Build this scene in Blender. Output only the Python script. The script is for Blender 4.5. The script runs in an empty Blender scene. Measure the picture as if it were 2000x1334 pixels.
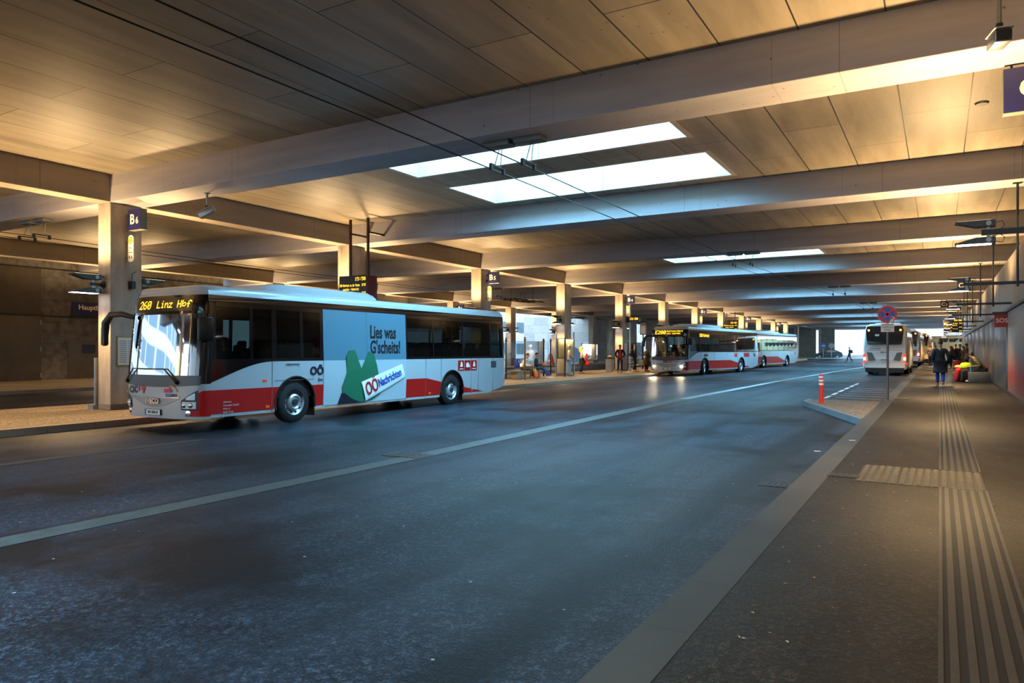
import bpy, bmesh, math, random
from mathutils import Vector, Matrix, Euler
R = random.Random(7)
PI = math.pi
SC = bpy.context.scene
COL = SC.collection

# ---------------- camera ----------------
cd = bpy.data.cameras.new('camera')
cam = bpy.data.objects.new('camera', cd); COL.objects.link(cam)
cd.sensor_width = 36.0; cd.lens = 25.6256; cd.shift_y = 0.00957
cd.clip_end = 800
cam.location = (0, 0, 1.67)
cam.rotation_euler = (PI/2, 0, 0.5306)
SC.camera = cam

# ---------------- world, exposure ----------------
SC.view_settings.view_transform = 'Standard'
SC.view_settings.look = 'None'
SC.view_settings.exposure = 0.75
SC.view_settings.gamma = 1.0
SC.view_settings.use_curve_mapping = False
SC.cycles.use_denoising = True
SC.cycles.max_bounces = 7
SC.cycles.diffuse_bounces = 4
SC.cycles.glossy_bounces = 4
SC.cycles.transmission_bounces = 6
SC.cycles.transparent_max_bounces = 12
SC.cycles.sample_clamp_indirect = 6.0
SC.cycles.caustics_reflective = False
SC.cycles.caustics_refractive = False
W = bpy.data.worlds.new('overcast_sky'); SC.world = W; W.use_nodes = True
bg = W.node_tree.nodes['Background']
bg.inputs['Color'].default_value = (0.62, 0.82, 1.0, 1)
bg.inputs['Strength'].default_value = 2.6

SKY_GLOW = 16.5          # daylight coming in through the opal rooflight panes
SKY_TINT = (0.24, 0.64, 1.0)
UP_W, DOWN_W = 1150.0, 300.0      # floodlights, watts
WARM = (1.0, 0.65, 0.30)

# ---------------- lattice of the hall ----------------
SP, Y0 = 8.838, 11.009           # bay length, front face of the first beam in view
ZB, ZT = 5.536, 6.245            # underside of beams, ceiling
XB, XA = -18.516, -32.5          # road faces of the two column rows
def g(y): return 0.0048*(y - 11)     # the ground rises gently along the hall
# ---------------- helpers ----------------
def lin(h):
    def f(c): return c/12.92 if c <= 0.04045 else ((c + 0.055)/1.055)**2.4
    h = h.lstrip('#')
    return tuple(f(int(h[i:i+2], 16)/255) for i in (0, 2, 4)) + (1,)

class N:
    """small wrapper for building node trees"""
    def __init__(s, name):
        s.m = bpy.data.materials.new(name); s.m.use_nodes = True
        s.t = s.m.node_tree; s.b = s.t.nodes['Principled BSDF']; s.out = s.t.nodes['Material Output']
    def n(s, typ, **kw):
        x = s.t.nodes.new(typ)
        for k, v in kw.items():
            if k.startswith('i_'):
                x.inputs[k[2:].replace('_', ' ')].default_value = v
            else: setattr(x, k, v)
        return x
    def l(s, a, b): s.t.links.new(a, b)
    def obj(s): return s.n('ShaderNodeTexCoord').outputs['Object']
    def math(s, op, a, b=None, c=None):
        x = s.n('ShaderNodeMath', operation=op)
        for i, v in enumerate((a, b, c)):
            if v is None: continue
            if isinstance(v, (int, float)): x.inputs[i].default_value = v
            else: s.l(v, x.inputs[i])
        return x.outputs[0]
    def mix(s, fac, a, b):
        x = s.n('ShaderNodeMix', data_type='RGBA')
        for i, v in ((0, fac), (6, a), (7, b)):
            if isinstance(v, (int, float)): x.inputs[i].default_value = v
            elif isinstance(v, tuple): x.inputs[i].default_value = v
            else: s.l(v, x.inputs[i])
        return x.outputs[2]
    def noise(s, vec, scale, detail=3, rough=.55, sc=(1, 1, 1)):
        mp = s.n('ShaderNodeMapping'); mp.inputs['Scale'].default_value = sc; s.l(vec, mp.inputs['Vector'])
        x = s.n('ShaderNodeTexNoise'); x.inputs['Scale'].default_value = scale
        x.inputs['Detail'].default_value = detail; x.inputs['Roughness'].default_value = rough
        s.l(mp.outputs[0], x.inputs['Vector']); return x.outputs[0]
    def ramp(s, fac, *stops):
        x = s.n('ShaderNodeValToRGB'); e = x.color_ramp.elements
        while len(e) < len(stops): e.new(.5)
        for el, (p, c) in zip(e, stops):
            el.position = p; el.color = c if isinstance(c, tuple) else (c, c, c, 1)
        s.l(fac, x.inputs[0]); return x.outputs[0]
    def bump(s, h, strength=.3, dist=.01):
        x = s.n('ShaderNodeBump'); x.inputs['Strength'].default_value = strength; x.inputs['Distance'].default_value = dist
        s.l(h, x.inputs['Height']); s.l(x.outputs[0], s.b.inputs['Normal'])

MATS = {}
def mat(name, col, rough=.5, metal=0.0, spec=.5, var=0.0, vs=4.0, coat=0.0, emit=None, es=0.0):
    if name in MATS: return MATS[name]
    k = N(name); c = lin(col) if isinstance(col, str) else col
    k.b.inputs['Roughness'].default_value = rough; k.b.inputs['Metallic'].default_value = metal
    k.b.inputs['Specular IOR Level'].default_value = spec
    k.b.inputs['Coat Weight'].default_value = coat
    if var:
        f = k.noise(k.obj(), vs, 4)
        d = tuple(x*(1-var) for x in c[:3]) + (1,); u = tuple(min(1, x*(1+var)) for x in c[:3]) + (1,)
        k.l(k.ramp(f, (.3, d), (.7, u)), k.b.inputs['Base Color'])
    else: k.b.inputs['Base Color'].default_value = c
    if emit:
        k.b.inputs['Emission Color'].default_value = lin(emit) if isinstance(emit, str) else emit
        k.b.inputs['Emission Strength'].default_value = es
    MATS[name] = k.m; return k.m

def glass(name, tint, gloss=.3, through=.6):
    """thin glazing: part mirror, part tinted see-through"""
    if name in MATS: return MATS[name]
    k = N(name); k.t.nodes.remove(k.b)
    tr = k.n('ShaderNodeBsdfTransparent'); tr.inputs[0].default_value = tuple(x*through for x in tint) + (1,)
    gl = k.n('ShaderNodeBsdfGlossy'); gl.inputs['Roughness'].default_value = .03
    gl.inputs['Color'].default_value = (.95, .97, 1, 1)
    fr = k.n('ShaderNodeLayerWeight'); fr.inputs['Blend'].default_value = gloss
    f2 = k.math('MULTIPLY_ADD', fr.outputs['Fresnel'], .8, .04)
    mx = k.n('ShaderNodeMixShader'); k.l(f2, mx.inputs[0]); k.l(tr.outputs[0], mx.inputs[1]); k.l(gl.outputs[0], mx.inputs[2])
    k.l(mx.outputs[0], k.out.inputs[0]); MATS[name] = k.m; return k.m

class MB:
    """collects shapes into one mesh"""
    def __init__(s): s.v = []; s.f = []; s.mi = []; s.sm = []
    def add(s, vs, fs, mi=0, sm=False):
        o = len(s.v); s.v += [tuple(x) for x in vs]
        for f in fs: s.f.append(tuple(i+o for i in f)); s.mi.append(mi); s.sm.append(sm)
        return s
    def box(s, x0, x1, y0, y1, z0, z1, mi=0, M=None):
        vs = [Vector(p) for p in ((x0,y0,z0),(x1,y0,z0),(x1,y1,z0),(x0,y1,z0),(x0,y0,z1),(x1,y0,z1),(x1,y1,z1),(x0,y1,z1))]
        if M: vs = [M @ p for p in vs]
        return s.add(vs, [(3,2,1,0),(4,5,6,7),(0,1,5,4),(1,2,6,5),(2,3,7,6),(3,0,4,7)], mi)
    def rbox(s, x0, x1, y0, y1, z0, z1, r=.02, mi=0, M=None, seg=2):
        bm = bmesh.new(); bmesh.ops.create_cube(bm, size=1)
        for v in bm.verts:
            v.co = Vector(((x0+x1)/2 + v.co.x*(x1-x0), (y0+y1)/2 + v.co.y*(y1-y0), (z0+z1)/2 + v.co.z*(z1-z0)))
        bmesh.ops.bevel(bm, geom=bm.edges[:], offset=r, segments=seg, affect='EDGES', profile=.5)
        bm.verts.index_update()
        vs = [(M @ v.co) if M else v.co.copy() for v in bm.verts]; fs = [[v.index for v in f.verts] for f in bm.faces]
        bm.free(); return s.add(vs, fs, mi, True)
    def cyl(s, p0, p1, r0, r1=None, n=12, mi=0, caps=True, sm=True):
        p0, p1 = Vector(p0), Vector(p1); r1 = r0 if r1 is None else r1
        a = (p1-p0).normalized(); b = a.orthogonal().normalized(); c = a.cross(b)
        vs = []
        for p, r in ((p0, r0), (p1, r1)):
            vs += [p + (b*math.cos(2*PI*i/n) + c*math.sin(2*PI*i/n))*r for i in range(n)]
        fs = [(i, (i+1) % n, n+(i+1) % n, n+i) for i in range(n)]
        s.add(vs, fs, mi, sm)
        if caps: s.add(vs, [tuple(reversed(range(n))), tuple(range(n, 2*n))], mi)
        return s
    def tube(s, pts, r, n=8, mi=0):
        pts = [Vector(p) for p in pts]; rs = r if isinstance(r, (list, tuple)) else [r]*len(pts)
        vs = []; b = None
        for i, p in enumerate(pts):
            t = (pts[min(i+1, len(pts)-1)] - pts[max(i-1, 0)]).normalized()
            b = (b - t*b.dot(t)).normalized() if b else t.orthogonal().normalized()
            c = t.cross(b)
            vs += [p + (b*math.cos(2*PI*k/n) + c*math.sin(2*PI*k/n))*rs[i] for k in range(n)]
        m = len(pts)
        fs = [(i*n+k, i*n+(k+1) % n, (i+1)*n+(k+1) % n, (i+1)*n+k) for i in range(m-1) for k in range(n)]
        s.add(vs, fs, mi, True)
        return s.add(vs, [tuple(reversed(range(n))), tuple(range((m-1)*n, m*n))], mi)
    def lathe(s, prof, org, axis, n=24, mi=0):
        org, a = Vector(org), Vector(axis).normalized(); b = a.orthogonal().normalized(); c = a.cross(b)
        vs = []
        for r, z in prof: vs += [org + a*z + (b*math.cos(2*PI*k/n) + c*math.sin(2*PI*k/n))*r for k in range(n)]
        fs = [(i*n+k, i*n+(k+1) % n, (i+1)*n+(k+1) % n, (i+1)*n+k) for i in range(len(prof)-1) for k in range(n)]
        return s.add(vs, fs, mi, True)
    def prism(s, poly, org, u, v, d, mi=0):
        """polygon in the plane (u, v) at org, given depth d along u x v"""
        org, u, v = Vector(org), Vector(u), Vector(v); w = u.cross(v).normalized()
        n = len(poly); A = [org + u*a + v*b for a, b in poly]; B = [p + w*d for p in A]
        fs = [tuple(reversed(range(n))), tuple(range(n, 2*n))] + [(i, (i+1) % n, n+(i+1) % n, n+i) for i in range(n)]
        return s.add(A+B, fs, mi)
    def grid(s, rows, mi=0, sm=True, flip=False):
        n, m = len(rows), len(rows[0]); vs = [p for r in rows for p in r]
        fs = []
        for i in range(n-1):
            for j in range(m-1):
                q = (i*m+j, i*m+j+1, (i+1)*m+j+1, (i+1)*m+j)
                fs.append(tuple(reversed(q)) if flip else q)
        return s.add(vs, fs, mi, sm)
    def ell(s, c, r, mi=0, n=12, M=None):
        vs = []; c = Vector(c)
        for i in range(n//2+1):
            t = PI*i/(n//2)
            for k in range(n):
                p = Vector((r[0]*math.sin(t)*math.cos(2*PI*k/n), r[1]*math.sin(t)*math.sin(2*PI*k/n), r[2]*math.cos(t)))
                vs.append(c + (M @ p if M else p))
        fs = [(i*n+k, (i+1)*n+k, (i+1)*n+(k+1) % n, i*n+(k+1) % n) for i in range(n//2) for k in range(n)]
        return s.add(vs, fs, mi, True)
    def text(s, txt, size, org, u, v, mi=0, align='CENTER', ex=.003, bold=0.0, sx=1.0):
        vs, fs = text_geo(txt, size, align, ex, bold); org, u, v = Vector(org), Vector(u), Vector(v); w = u.cross(v)
        return s.add([org + u*(a*sx) + v*b + w*c for a, b, c in vs], fs, mi)
    def mesh(s, name, mats):
        me = bpy.data.meshes.new(name); me.from_pydata(s.v, [], s.f)
        for m in (mats if isinstance(mats, (list, tuple)) else [mats]): me.materials.append(m)
        me.polygons.foreach_set('material_index', s.mi); me.polygons.foreach_set('use_smooth', s.sm)
        me.validate(); me.update()
        if any(s.sm): me.set_sharp_from_angle(angle=.7)
        return me
    def build(s, name, mats, parent=None, loc=(0,0,0), rz=0.0, bevel=0.0):
        o = bpy.data.objects.new(name, s.mesh(name, mats)); COL.objects.link(o)
        o.location = loc; o.rotation_euler = (0, 0, rz)
        if parent: o.parent = parent
        if bevel:
            b = o.modifiers.new('edge', 'BEVEL'); b.width = bevel; b.segments = 2; b.limit_method = 'ANGLE'
        return o

_tc = {}
def text_geo(txt, size, align, ex, bold):
    key = (txt, size, align, ex, bold)
    if key not in _tc:
        cu = bpy.data.curves.new('lettering', 'FONT'); cu.body = txt; cu.size = size; cu.align_x = align; cu.align_y = 'CENTER'
        cu.extrude = ex; cu.offset = bold; cu.resolution_u = 3
        o = bpy.data.objects.new('lettering', cu); COL.objects.link(o)
        me = bpy.data.meshes.new_from_object(o)
        _tc[key] = ([tuple(v.co) for v in me.vertices], [tuple(p.vertices) for p in me.polygons])
        bpy.data.objects.remove(o); bpy.data.curves.remove(cu); bpy.data.meshes.remove(me)
    return _tc[key]

def tag(o, label=None, cat=None, group=None, kind=None):
    if label: o['label'] = label
    if cat: o['category'] = cat
    if group: o['group'] = group
    if kind: o['kind'] = kind
    return o
def thing(name, label, cat, loc=(0,0,0), rz=0.0, group=None):
    o = bpy.data.objects.new(name, None); COL.objects.link(o); o.location = loc; o.rotation_euler = (0, 0, rz)
    o.empty_display_size = .2
    return tag(o, label, cat, group)
def kids(o): return [c for c in bpy.data.objects if c.parent == o]
def dup(o, loc=None, rz=None, label=None, group=None, parent=None):
    c = o.copy(); COL.objects.link(c)
    if parent: c.parent = parent
    if loc is not None: c.location = loc
    if rz is not None: c.rotation_euler = (0, 0, rz)
    if label: c['label'] = label
    if group: c['group'] = group
    for k in kids(o): dup(k, parent=c)
    return c
def struct(o): o['kind'] = 'structure'; return o

# 5x7 dot letters for the lamp-dot displays
DOTS = {'0': '0E11131519110E', '1': '040C040404040E', '2': '0E11010204081F', '3': '1F02040201110E', '4': '02060A121F0202', '5': '1F101E0101110E',
 '6': '0608101E11110E', '8': '0E11110E11110E', '9': '0E11110F01020C', 'E': '1F10101E10101F', 'L': '1010101010101F', 'i': '04000C0404040E',
 'n': '00001619111111', 'z': '00001F0204081F', 'H': '1111111F111111', 'b': '10101619111E00', 'f': '0609081C080808', ' ': '00', ':': '00040400040400',
 'a': '00000E010F110F', 'c': '00000E1010110E', 'd': '01010D1311110F', 'e': '00000E111F100E', 'g': '000F11110F010E', 'h': '10101619111111',
 'k': '08090A0C0A0900', 'l': '0C04040404040E', 'm': '00001A15151111', 'o': '00000E1111110E', 'r': '00001619101010', 's': '00000E100E011E',
 't': '081C0808080906', 'u': '0000111111130D', 'v': '0000111111110A04', 'w': '0000111115150A', 'B': '1E11111E11111E', 'R': '1E11111E141211',
 'P': '1E11111E101010', 'D': '1C12111111121C', 'F': '1F10101E101010', 'S': '0F10100E01011E', 'M': '111B1515111111', 'O': '0E11111111110E',
 'A': '0E11111F111111', 'W': '1111111515150A', '-': '0000001F000000', '7': '1F010204080808'}
def dots(mb, txt, org, u, v, pitch, fill=.86, mi=0, step=6, tall=1.0):
    org, u, v = Vector(org), Vector(u), Vector(v)
    for k, ch in enumerate(txt):
        h = DOTS.get(ch, DOTS['o']); rows = [int(h[i:i+2], 16) for i in range(0, len(h), 2)]
        for r, bits in enumerate(rows[:7]):
            for c in range(5):
                if bits >> (4-c) & 1:
                    p = org + u*((k*step + c)*pitch) - v*(r*pitch*tall); a = pitch*fill; h_ = a*tall
                    mb.add([p, p+u*a, p+u*a-v*h_, p-v*h_], [(3, 2, 1, 0)], mi)
    return mb
# ---------------- concrete and asphalt ----------------
def concrete(name, col, joints=None, board=(1, 1, 1), pits=True, rough=.62, tone=.22, panel=False):
    k = N(name); o = k.obj(); c = lin(col)
    f = k.noise(o, 1.1, 5, .6, board)
    d = tuple(x*(1-tone) for x in c[:3]) + (1,); u = tuple(x*(1+tone*.6) for x in c[:3]) + (1,)
    colr = k.ramp(f, (.3, d), (.7, u))
    sp = k.n('ShaderNodeSeparateXYZ'); k.l(o, sp.inputs[0]); x, y, z = sp.outputs
    if panel:
        i = k.math('FLOOR', k.math('DIVIDE', k.math('SUBTRACT', x, .48), 1.105))
        fx = k.math('FRACT', k.math('DIVIDE', k.math('SUBTRACT', x, .48), 1.105))
        dx = k.math('MULTIPLY', k.math('MINIMUM', fx, k.math('SUBTRACT', 1.0, fx)), 1.105)
        even = k.math('SUBTRACT', 1.0, k.math('ABSOLUTE', k.math('MODULO', i, 2.0)))
        fy = k.math('FRACT', k.math('DIVIDE', k.math('SUBTRACT', k.math('SUBTRACT', y, 15.99), k.math('MULTIPLY', even, 2.01)), SP))
        dy = k.math('MULTIPLY', k.math('MINIMUM', fy, k.math('SUBTRACT', 1.0, fy)), SP)
        ln = k.math('MAXIMUM', k.math('LESS_THAN', dx, .011), k.math('LESS_THAN', dy, .009))
        cell = k.n('ShaderNodeCombineXYZ'); k.l(i, cell.inputs[0])
        k.l(k.math('FLOOR', k.math('DIVIDE', k.math('SUBTRACT', k.math('SUBTRACT', y, 15.99), k.math('MULTIPLY', even, 2.01)), SP)), cell.inputs[1])
        wn = k.n('ShaderNodeTexWhiteNoise'); k.l(cell.outputs[0], wn.inputs['Vector'])
        tone2 = k.math('MULTIPLY_ADD', wn.outputs[0], .22, .86)
        hs = k.n('ShaderNodeHueSaturation'); k.l(tone2, hs.inputs['Value']); k.l(colr, hs.inputs['Color']); colr = hs.outputs[0]
        colr = k.mix(ln, colr, (.012, .011, .01, 1))
    if joints:      # fine vertical casting joints, irregular spacing
        ax = {'x': x, 'y': y}[joints[0]]
        m = None
        for per, off, wdt in joints[1:]:
            fx = k.math('FRACT', k.math('DIVIDE', k.math('SUBTRACT', ax, off), per))
            q = k.math('LESS_THAN', k.math('MULTIPLY', k.math('MINIMUM', fx, k.math('SUBTRACT', 1.0, fx)), per), wdt)
            m = q if m is None else k.math('MAXIMUM', m, q)
        colr = k.mix(k.math('MULTIPLY', m, .42), colr, (.03, .027, .025, 1))
    if pits:
        vo = k.n('ShaderNodeTexVoronoi'); vo.inputs['Scale'].default_value = 4.2; k.l(o, vo.inputs['Vector'])
        gate = k.math('GREATER_THAN', k.noise(o, .9, 2), .53)
        pm = k.math('MULTIPLY', k.math('LESS_THAN', vo.outputs['Distance'], .085), gate)
        colr = k.mix(k.math('MULTIPLY', pm, .6), colr, (.05, .042, .035, 1))
    k.l(colr, k.b.inputs['Base Color']); k.b.inputs['Roughness'].default_value = rough
    k.b.inputs['Specular IOR Level'].default_value = .45
    k.bump(k.noise(o, 14, 4, .6, board), .12, .02)
    return k.m

def asphalt(name, dark, light, wear=.5, rough=.5, grain=90, streak=(.35, .03, 1), spec=.2):
    k = N(name); o = k.obj()
    a = k.ramp(k.noise(o, 1.0, 4, .55, streak), (.35, lin(dark)), (.68, lin(light)))
    b = k.math('ADD', k.math('MULTIPLY', k.noise(o, grain, 2, .7), .5), k.math('MULTIPLY', k.noise(o, grain*.35, 3, .75), .5))
    c = k.mix(k.ramp(b, (.5, 0.0), (.62, .9)), a, tuple(min(1, x*3.4) for x in lin(light)[:3]) + (1,))
    c = k.mix(k.ramp(k.noise(o, .45, 5, .62), (.47, 0.0), (.60, wear)), c, lin(dark))
    c = k.mix(k.ramp(k.noise(o, 1.0, 3, .5, (1.1, .012, 1)), (.5, 0.0), (.62, wear*.7)), c, lin(dark))
    w1 = k.math('ABSOLUTE', k.math('SUBTRACT', k.noise(o, .35, 6, .6), .5))
    c = k.mix(k.math('MULTIPLY', k.math('LESS_THAN', w1, .0016), .7), c, (.004, .004, .005, 1))
    vo = k.n('ShaderNodeTexVoronoi'); vo.inputs['Scale'].default_value = 2.4; k.l(o, vo.inputs['Vector'])
    c = k.mix(k.math('LESS_THAN', vo.outputs['Distance'], .032), c, (.42, .41, .38, 1))
    k.l(c, k.b.inputs['Base Color'])
    r = k.ramp(k.noise(o, .8, 4, .6, streak), (.3, rough-.1), (.7, rough+.14)); k.l(r, k.b.inputs['Roughness'])
    k.b.inputs['Specular IOR Level'].default_value = spec
    k.bump(b, .9, .012); return k.m

M_CEIL = concrete('ceiling_concrete', '#958a78', board=(2.2, .28, 1), rough=.52, panel=True, tone=.3)
M_BEAM = concrete('beam_concrete', '#a09ca0', joints=('x', (7.7, -6.1, .007), (3.55, -9.2, .004), (12.4, -13.6, .007)), board=(.25, 1, 2.2))
M_LBEAM = concrete('long_beam_concrete', '#9a8e80', joints=('y', (8.838, 9.3, .012), (4.419, 13.2, .004)), board=(1, .3, 2))
M_COL = concrete('column_concrete', '#9a9083', board=(2, 2, .6), tone=.45)
M_WALLR = concrete('wall_panel_concrete', '#8d8478', joints=('y', (2.6, 20.3, .02)), board=(1, 2.2, .3), rough=.4, tone=.3)
M_PAVE = asphalt('platform_asphalt', '#151311', '#28251f', .6, .48, 60, (.5, .2, 1))
M_PAVEB = asphalt('island_asphalt', '#5c5246', '#746959', .4, .6, 40, (.3, .1, 1))
M_ROAD = asphalt('road_asphalt', '#101318', '#2a323b', 1.0, .44, 55)
M_KERB = concrete('kerb_granite', '#40403c', joints=('y', (.92, .3, .012)), pits=False, tone=.24)
M_KERBD = concrete('warm_kerb', '#8c7360', joints=('y', (1.0, .1, .008)), pits=False)
M_PATCH = mat('worn_concrete_band', '#4f4e49', .62, var=.22, vs=6)
M_WHITE = mat('white_paint', '#c9c9c4', .5, var=.12)
M_LINE = mat('worn_line_paint', '#8f9292', .55, var=.25, vs=8)
M_BLACK = mat('black_plastic', '#111213', .4)
M_STEEL = mat('dark_steel', '#33363a', .38, .7)
M_GALV = mat('galvanised_steel', '#8b8f91', .38, .8, var=.1)
M_TACT = mat('tactile_rib', '#39342c', .6, var=.15, vs=9)
M_TACTD = mat('tactile_groove', '#191714', .7, var=.2)

def plate(name, poly, base, thick, m, kind='structure', z2=None, slope=None):
    """a slab that follows the gentle rise of the hall; poly = (x, y) counter-clockwise"""
    b = MB(); n = len(poly)
    top = [(x, y, base + g(y) + (slope(x) if slope else 0)) for x, y in poly]
    bot = [(x, y, base + g(y) - thick) for x, y in poly]
    b.add(top+bot, [tuple(range(n)), tuple(reversed(range(n, 2*n)))] + [(i, n+i, n+(i+1) % n, (i+1) % n) for i in range(n)])
    o = b.build(name, m)
    if kind: o['kind'] = kind
    return o
def rect(x0, x1, y0, y1): return [(x0, y0), (x1, y0), (x1, y1), (x0, y1)]

YN, YF = -16.0, 142.0
plate('road', rect(-60, 12, YN-20, 190), 0, .3, M_ROAD)
XK = -1.478
plate('floor_platform', [(XK+.3, YN), (2.06, YN), (2.06, YF), (XK+.3, YF)], .14, .2, M_PAVE)
plate('kerb_near', rect(XK, XK+.3, YN, YF-30), .143, .2, M_KERB)
plate('traffic_island', [(-3.45, 23.06), (-1.51, 17.85), (XK, 18.1), (XK, 23.9), (-3.42, 23.94)], .14, .25, M_PAVEB)
kb = plate('island_kerb', [(-3.5, 22.98), (-1.5, 17.72), (-1.485, 17.95), (-3.35, 23.0), (-3.33, 23.98), (-3.5, 23.98)], .146, .25, mat('pale_kerb_concrete', '#686e71', .6, var=.15))
KX = -15.85
def kb_pts(dx): return [(KX+dx, YN), (KX+dx, 36.5), (-14.9+dx, 40.5), (-14.9+dx, 43.0), (KX+dx-.1, 46.5), (KX+dx, 108)]
plate('platform_island', [(x, y) for x, y in reversed([(-21.05, YN), (-21.05, 108)])][::-1][:0] + [(-21.05, YN)] + kb_pts(-.25) + [(-21.05, 108)], .14, .2, M_PAVEB)
plate('kerb_island_road', kb_pts(-.25)[::1] and (kb_pts(0) + list(reversed(kb_pts(-.25)))), .143, .2, M_KERBD)
plate('kerb_island_back', rect(-21.25, -21.05, YN, 108), .143, .2, M_KERBD)
plate('platform_far', rect(-36.2, -30.9, YN, 60), .14, .2, M_PAVEB, slope=lambda x: .16*(-31-x)/5 if x < -31 else 0)
plate('kerb_far', rect(-30.9, -30.65, YN, 76), .143, .2, M_KERBD)
plate('platform_end', rect(-60, -30.9, 60, 82), .14, .2, M_PAVEB)
plate('ground_outside', rect(-110, -60, -60, 190), -.001, .3, mat('outside_paving', '#8f9190', .7, var=.1))
plate('pavement_outside', rect(-40, 14, 118, 128), .06, .2, mat('pale_paving', '#9a9a96', .7, var=.1))

# worn concrete band down the middle of the road and thin painted lines
plate('road_band', [(-7.13, -10), (-7.0, 9.2), (-7.25, 24), (-7.7, 24), (-7.35, 9.2), (-7.48, -10)], .006, .01, M_PATCH)
plate('road_line', [(-7.25, 24.0), (-7.0, 40), (-6.0, 62), (-3.0, 110), (-3.25, 110), (-6.3, 62), (-7.25, 40), (-7.6, 24.0)], .006, .01, M_LINE)
plate('road_line_edge', rect(-12.2, -11.95, -10, 9.0), .005, .009, mat('ghost_line', '#3a3936', .6, var=.2))
for i, (y, a, b_) in enumerate([(24.6, -3.1, -1.75), (25.9, -3.05, -1.7), (27.2, -3.1, -1.65), (28.5, -3.1, -1.62), (29.8, -3.1, -1.6), (31.1, -3.05, -1.6), (32.4, -3.1, -1.6), (33.7, -3.0, -1.6)]):
    plate('hatch_line', [(a, y), (b_, y-.35), (b_, y-.25), (a, y+.1)], .006, .01, M_LINE)
for i in range(7):
    y = 24.6 + i*2.05; plate('dash_line', rect(-3.42, -3.3, y, y+1.4), .006, .01, M_WHITE)

# ---------------- tactile paving ----------------
def ribs(name, x0, x1, y0, y1, n):
    b = MB(); w = (x1-x0)/(2*n+1)
    def q(xa, xb, h, mi):
        z0, z1 = .14+g(y0), .14+g(y1)
        b.add([(xa,y0,z0),(xb,y0,z0),(xb,y1,z1),(xa,y1,z1),(xa,y0,z0+h),(xb,y0,z0+h),(xb,y1,z1+h),(xa,y1,z1+h)],
              [(4,5,6,7),(0,1,5,4),(1,2,6,5),(2,3,7,6),(3,0,4,7)], mi)
    q(x0, x1, .002, 1)
    q(x0-.012, x0+.012, .009, 0); q(x1-.012, x1+.012, .009, 0)
    for i in range(n):
        q(x0+w*(2*i+1), x0+w*(2*i+2), .008, 0)
    return struct(b.build(name, [M_TACT, M_TACTD]))
ribs('tactile_strip', .005, .44, YN+12, 9.5, 5)
ribs('tactile_strip', .005, .44, 10.85, 62, 5)
def field(name, x0, x1, y0, y1):
    b = MB(); z = .14
    b.add([(x0,y0,z+g(y0)+.003),(x1,y0,z+g(y0)+.003),(x1,y1,z+g(y1)+.003),(x0,y1,z+g(y1)+.003)], [(0,1,2,3)], 1)
    nx, ny = int((x1-x0)/.075), int((y1-y0)/.10)
    for i in range(nx):
        for j in range(ny):
            x, y = x0 + (i+.5)*(x1-x0)/nx, y0 + (j+.5)*(y1-y0)/ny; zz = z+g(y)+.003
            b.add([(x-.028,y-.036,zz),(x+.028,y-.036,zz),(x+.028,y+.036,zz),(x-.028,y+.036,zz),
                   (x-.022,y-.03,zz+.007),(x+.022,y-.03,zz+.007),(x+.022,y+.03,zz+.007),(x-.022,y+.03,zz+.007)],
                  [(4,5,6,7),(0,1,5,4),(1,2,6,5),(2,3,7,6),(3,0,4,7)], 0)
    return struct(b.build(name, [mat('tactile_stud', '#625a48', .6, var=.12, vs=9), mat('tactile_bed', '#39342b', .7)]))
field('tactile_field', -.87, -.43, 9.52, 10.88); field('tactile_field', -.42, .0, 9.5, 10.86); field('tactile_field', .005, .44, 9.5, 10.85)

# covers set into the ground
def cover(name, x0, x1, y0, y1, base, col, label):
    b = MB(); z = base+g((y0+y1)/2)+.006
    b.box(x0, x1, y0, y1, z-.02, z, 0)
    for i in range(1, 6):
        x = x0 + (x1-x0)*i/6; b.box(x-.012, x+.012, y0+.03, y1-.03, z, z+.004, 1)
    return tag(b.build(name, [mat(name+col, col, .5, .4), M_BLACK]), label, 'cover')
cover('drain_grate', -7.75, -7.05, 9.05, 9.5, .006, '#4a3d33', 'rusty rectangular drain grate set in the road beside the worn concrete band')
cover('inspection_cover', -1.2, -.78, 9.7, 10.0, .14, '#2e2b29', 'small dark cover plate between granite kerb and studded tactile field')
cover('inspection_cover', -1.95, -1.52, 9.4, 9.7, .0, '#232426', 'dark cover plate in the road against the granite kerb')
cover('inspection_cover', -1.2, -.8, 25.2, 26.0, .14, '#4c443a', 'square cover plate in the platform beside the no stopping sign post')

# ---------------- ceiling with rooflight wells ----------------
XL, XR = -37.0, 5.0
SKY_X = (-11.83, -4.65)
holes = []
for kk in range(-2, 15, 2):
    yb = Y0 + kk*SP
    holes += [(yb+1.75, yb+4.27), (yb+5.69, yb+8.15)]
cb = MB(); ys = [YN-4] + [v for h in holes for v in h] + [YF]
for i in range(len(ys)-1):
    a, b_ = ys[i], ys[i+1]
    if i % 2 == 0: cb.box(XL, XR, a+(.1 if i else 0), b_-(.1 if i < len(ys)-2 else 0), ZT, ZT+.3)
    else:
        cb.box(XL, SKY_X[0]-.1, a-.1, b_+.1, ZT, ZT+.3); cb.box(SKY_X[1]+.1, XR, a-.1, b_+.1, ZT, ZT+.3)
struct(cb.build('ceiling', M_CEIL))
M_WELL = mat('well_cream_paint', '#b6a796', .6, var=.05, vs=2)
M_PANE = mat('opal_rooflight', '#e8f2ff', .4, emit=SKY_TINT + (1,), es=SKY_GLOW)
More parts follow.
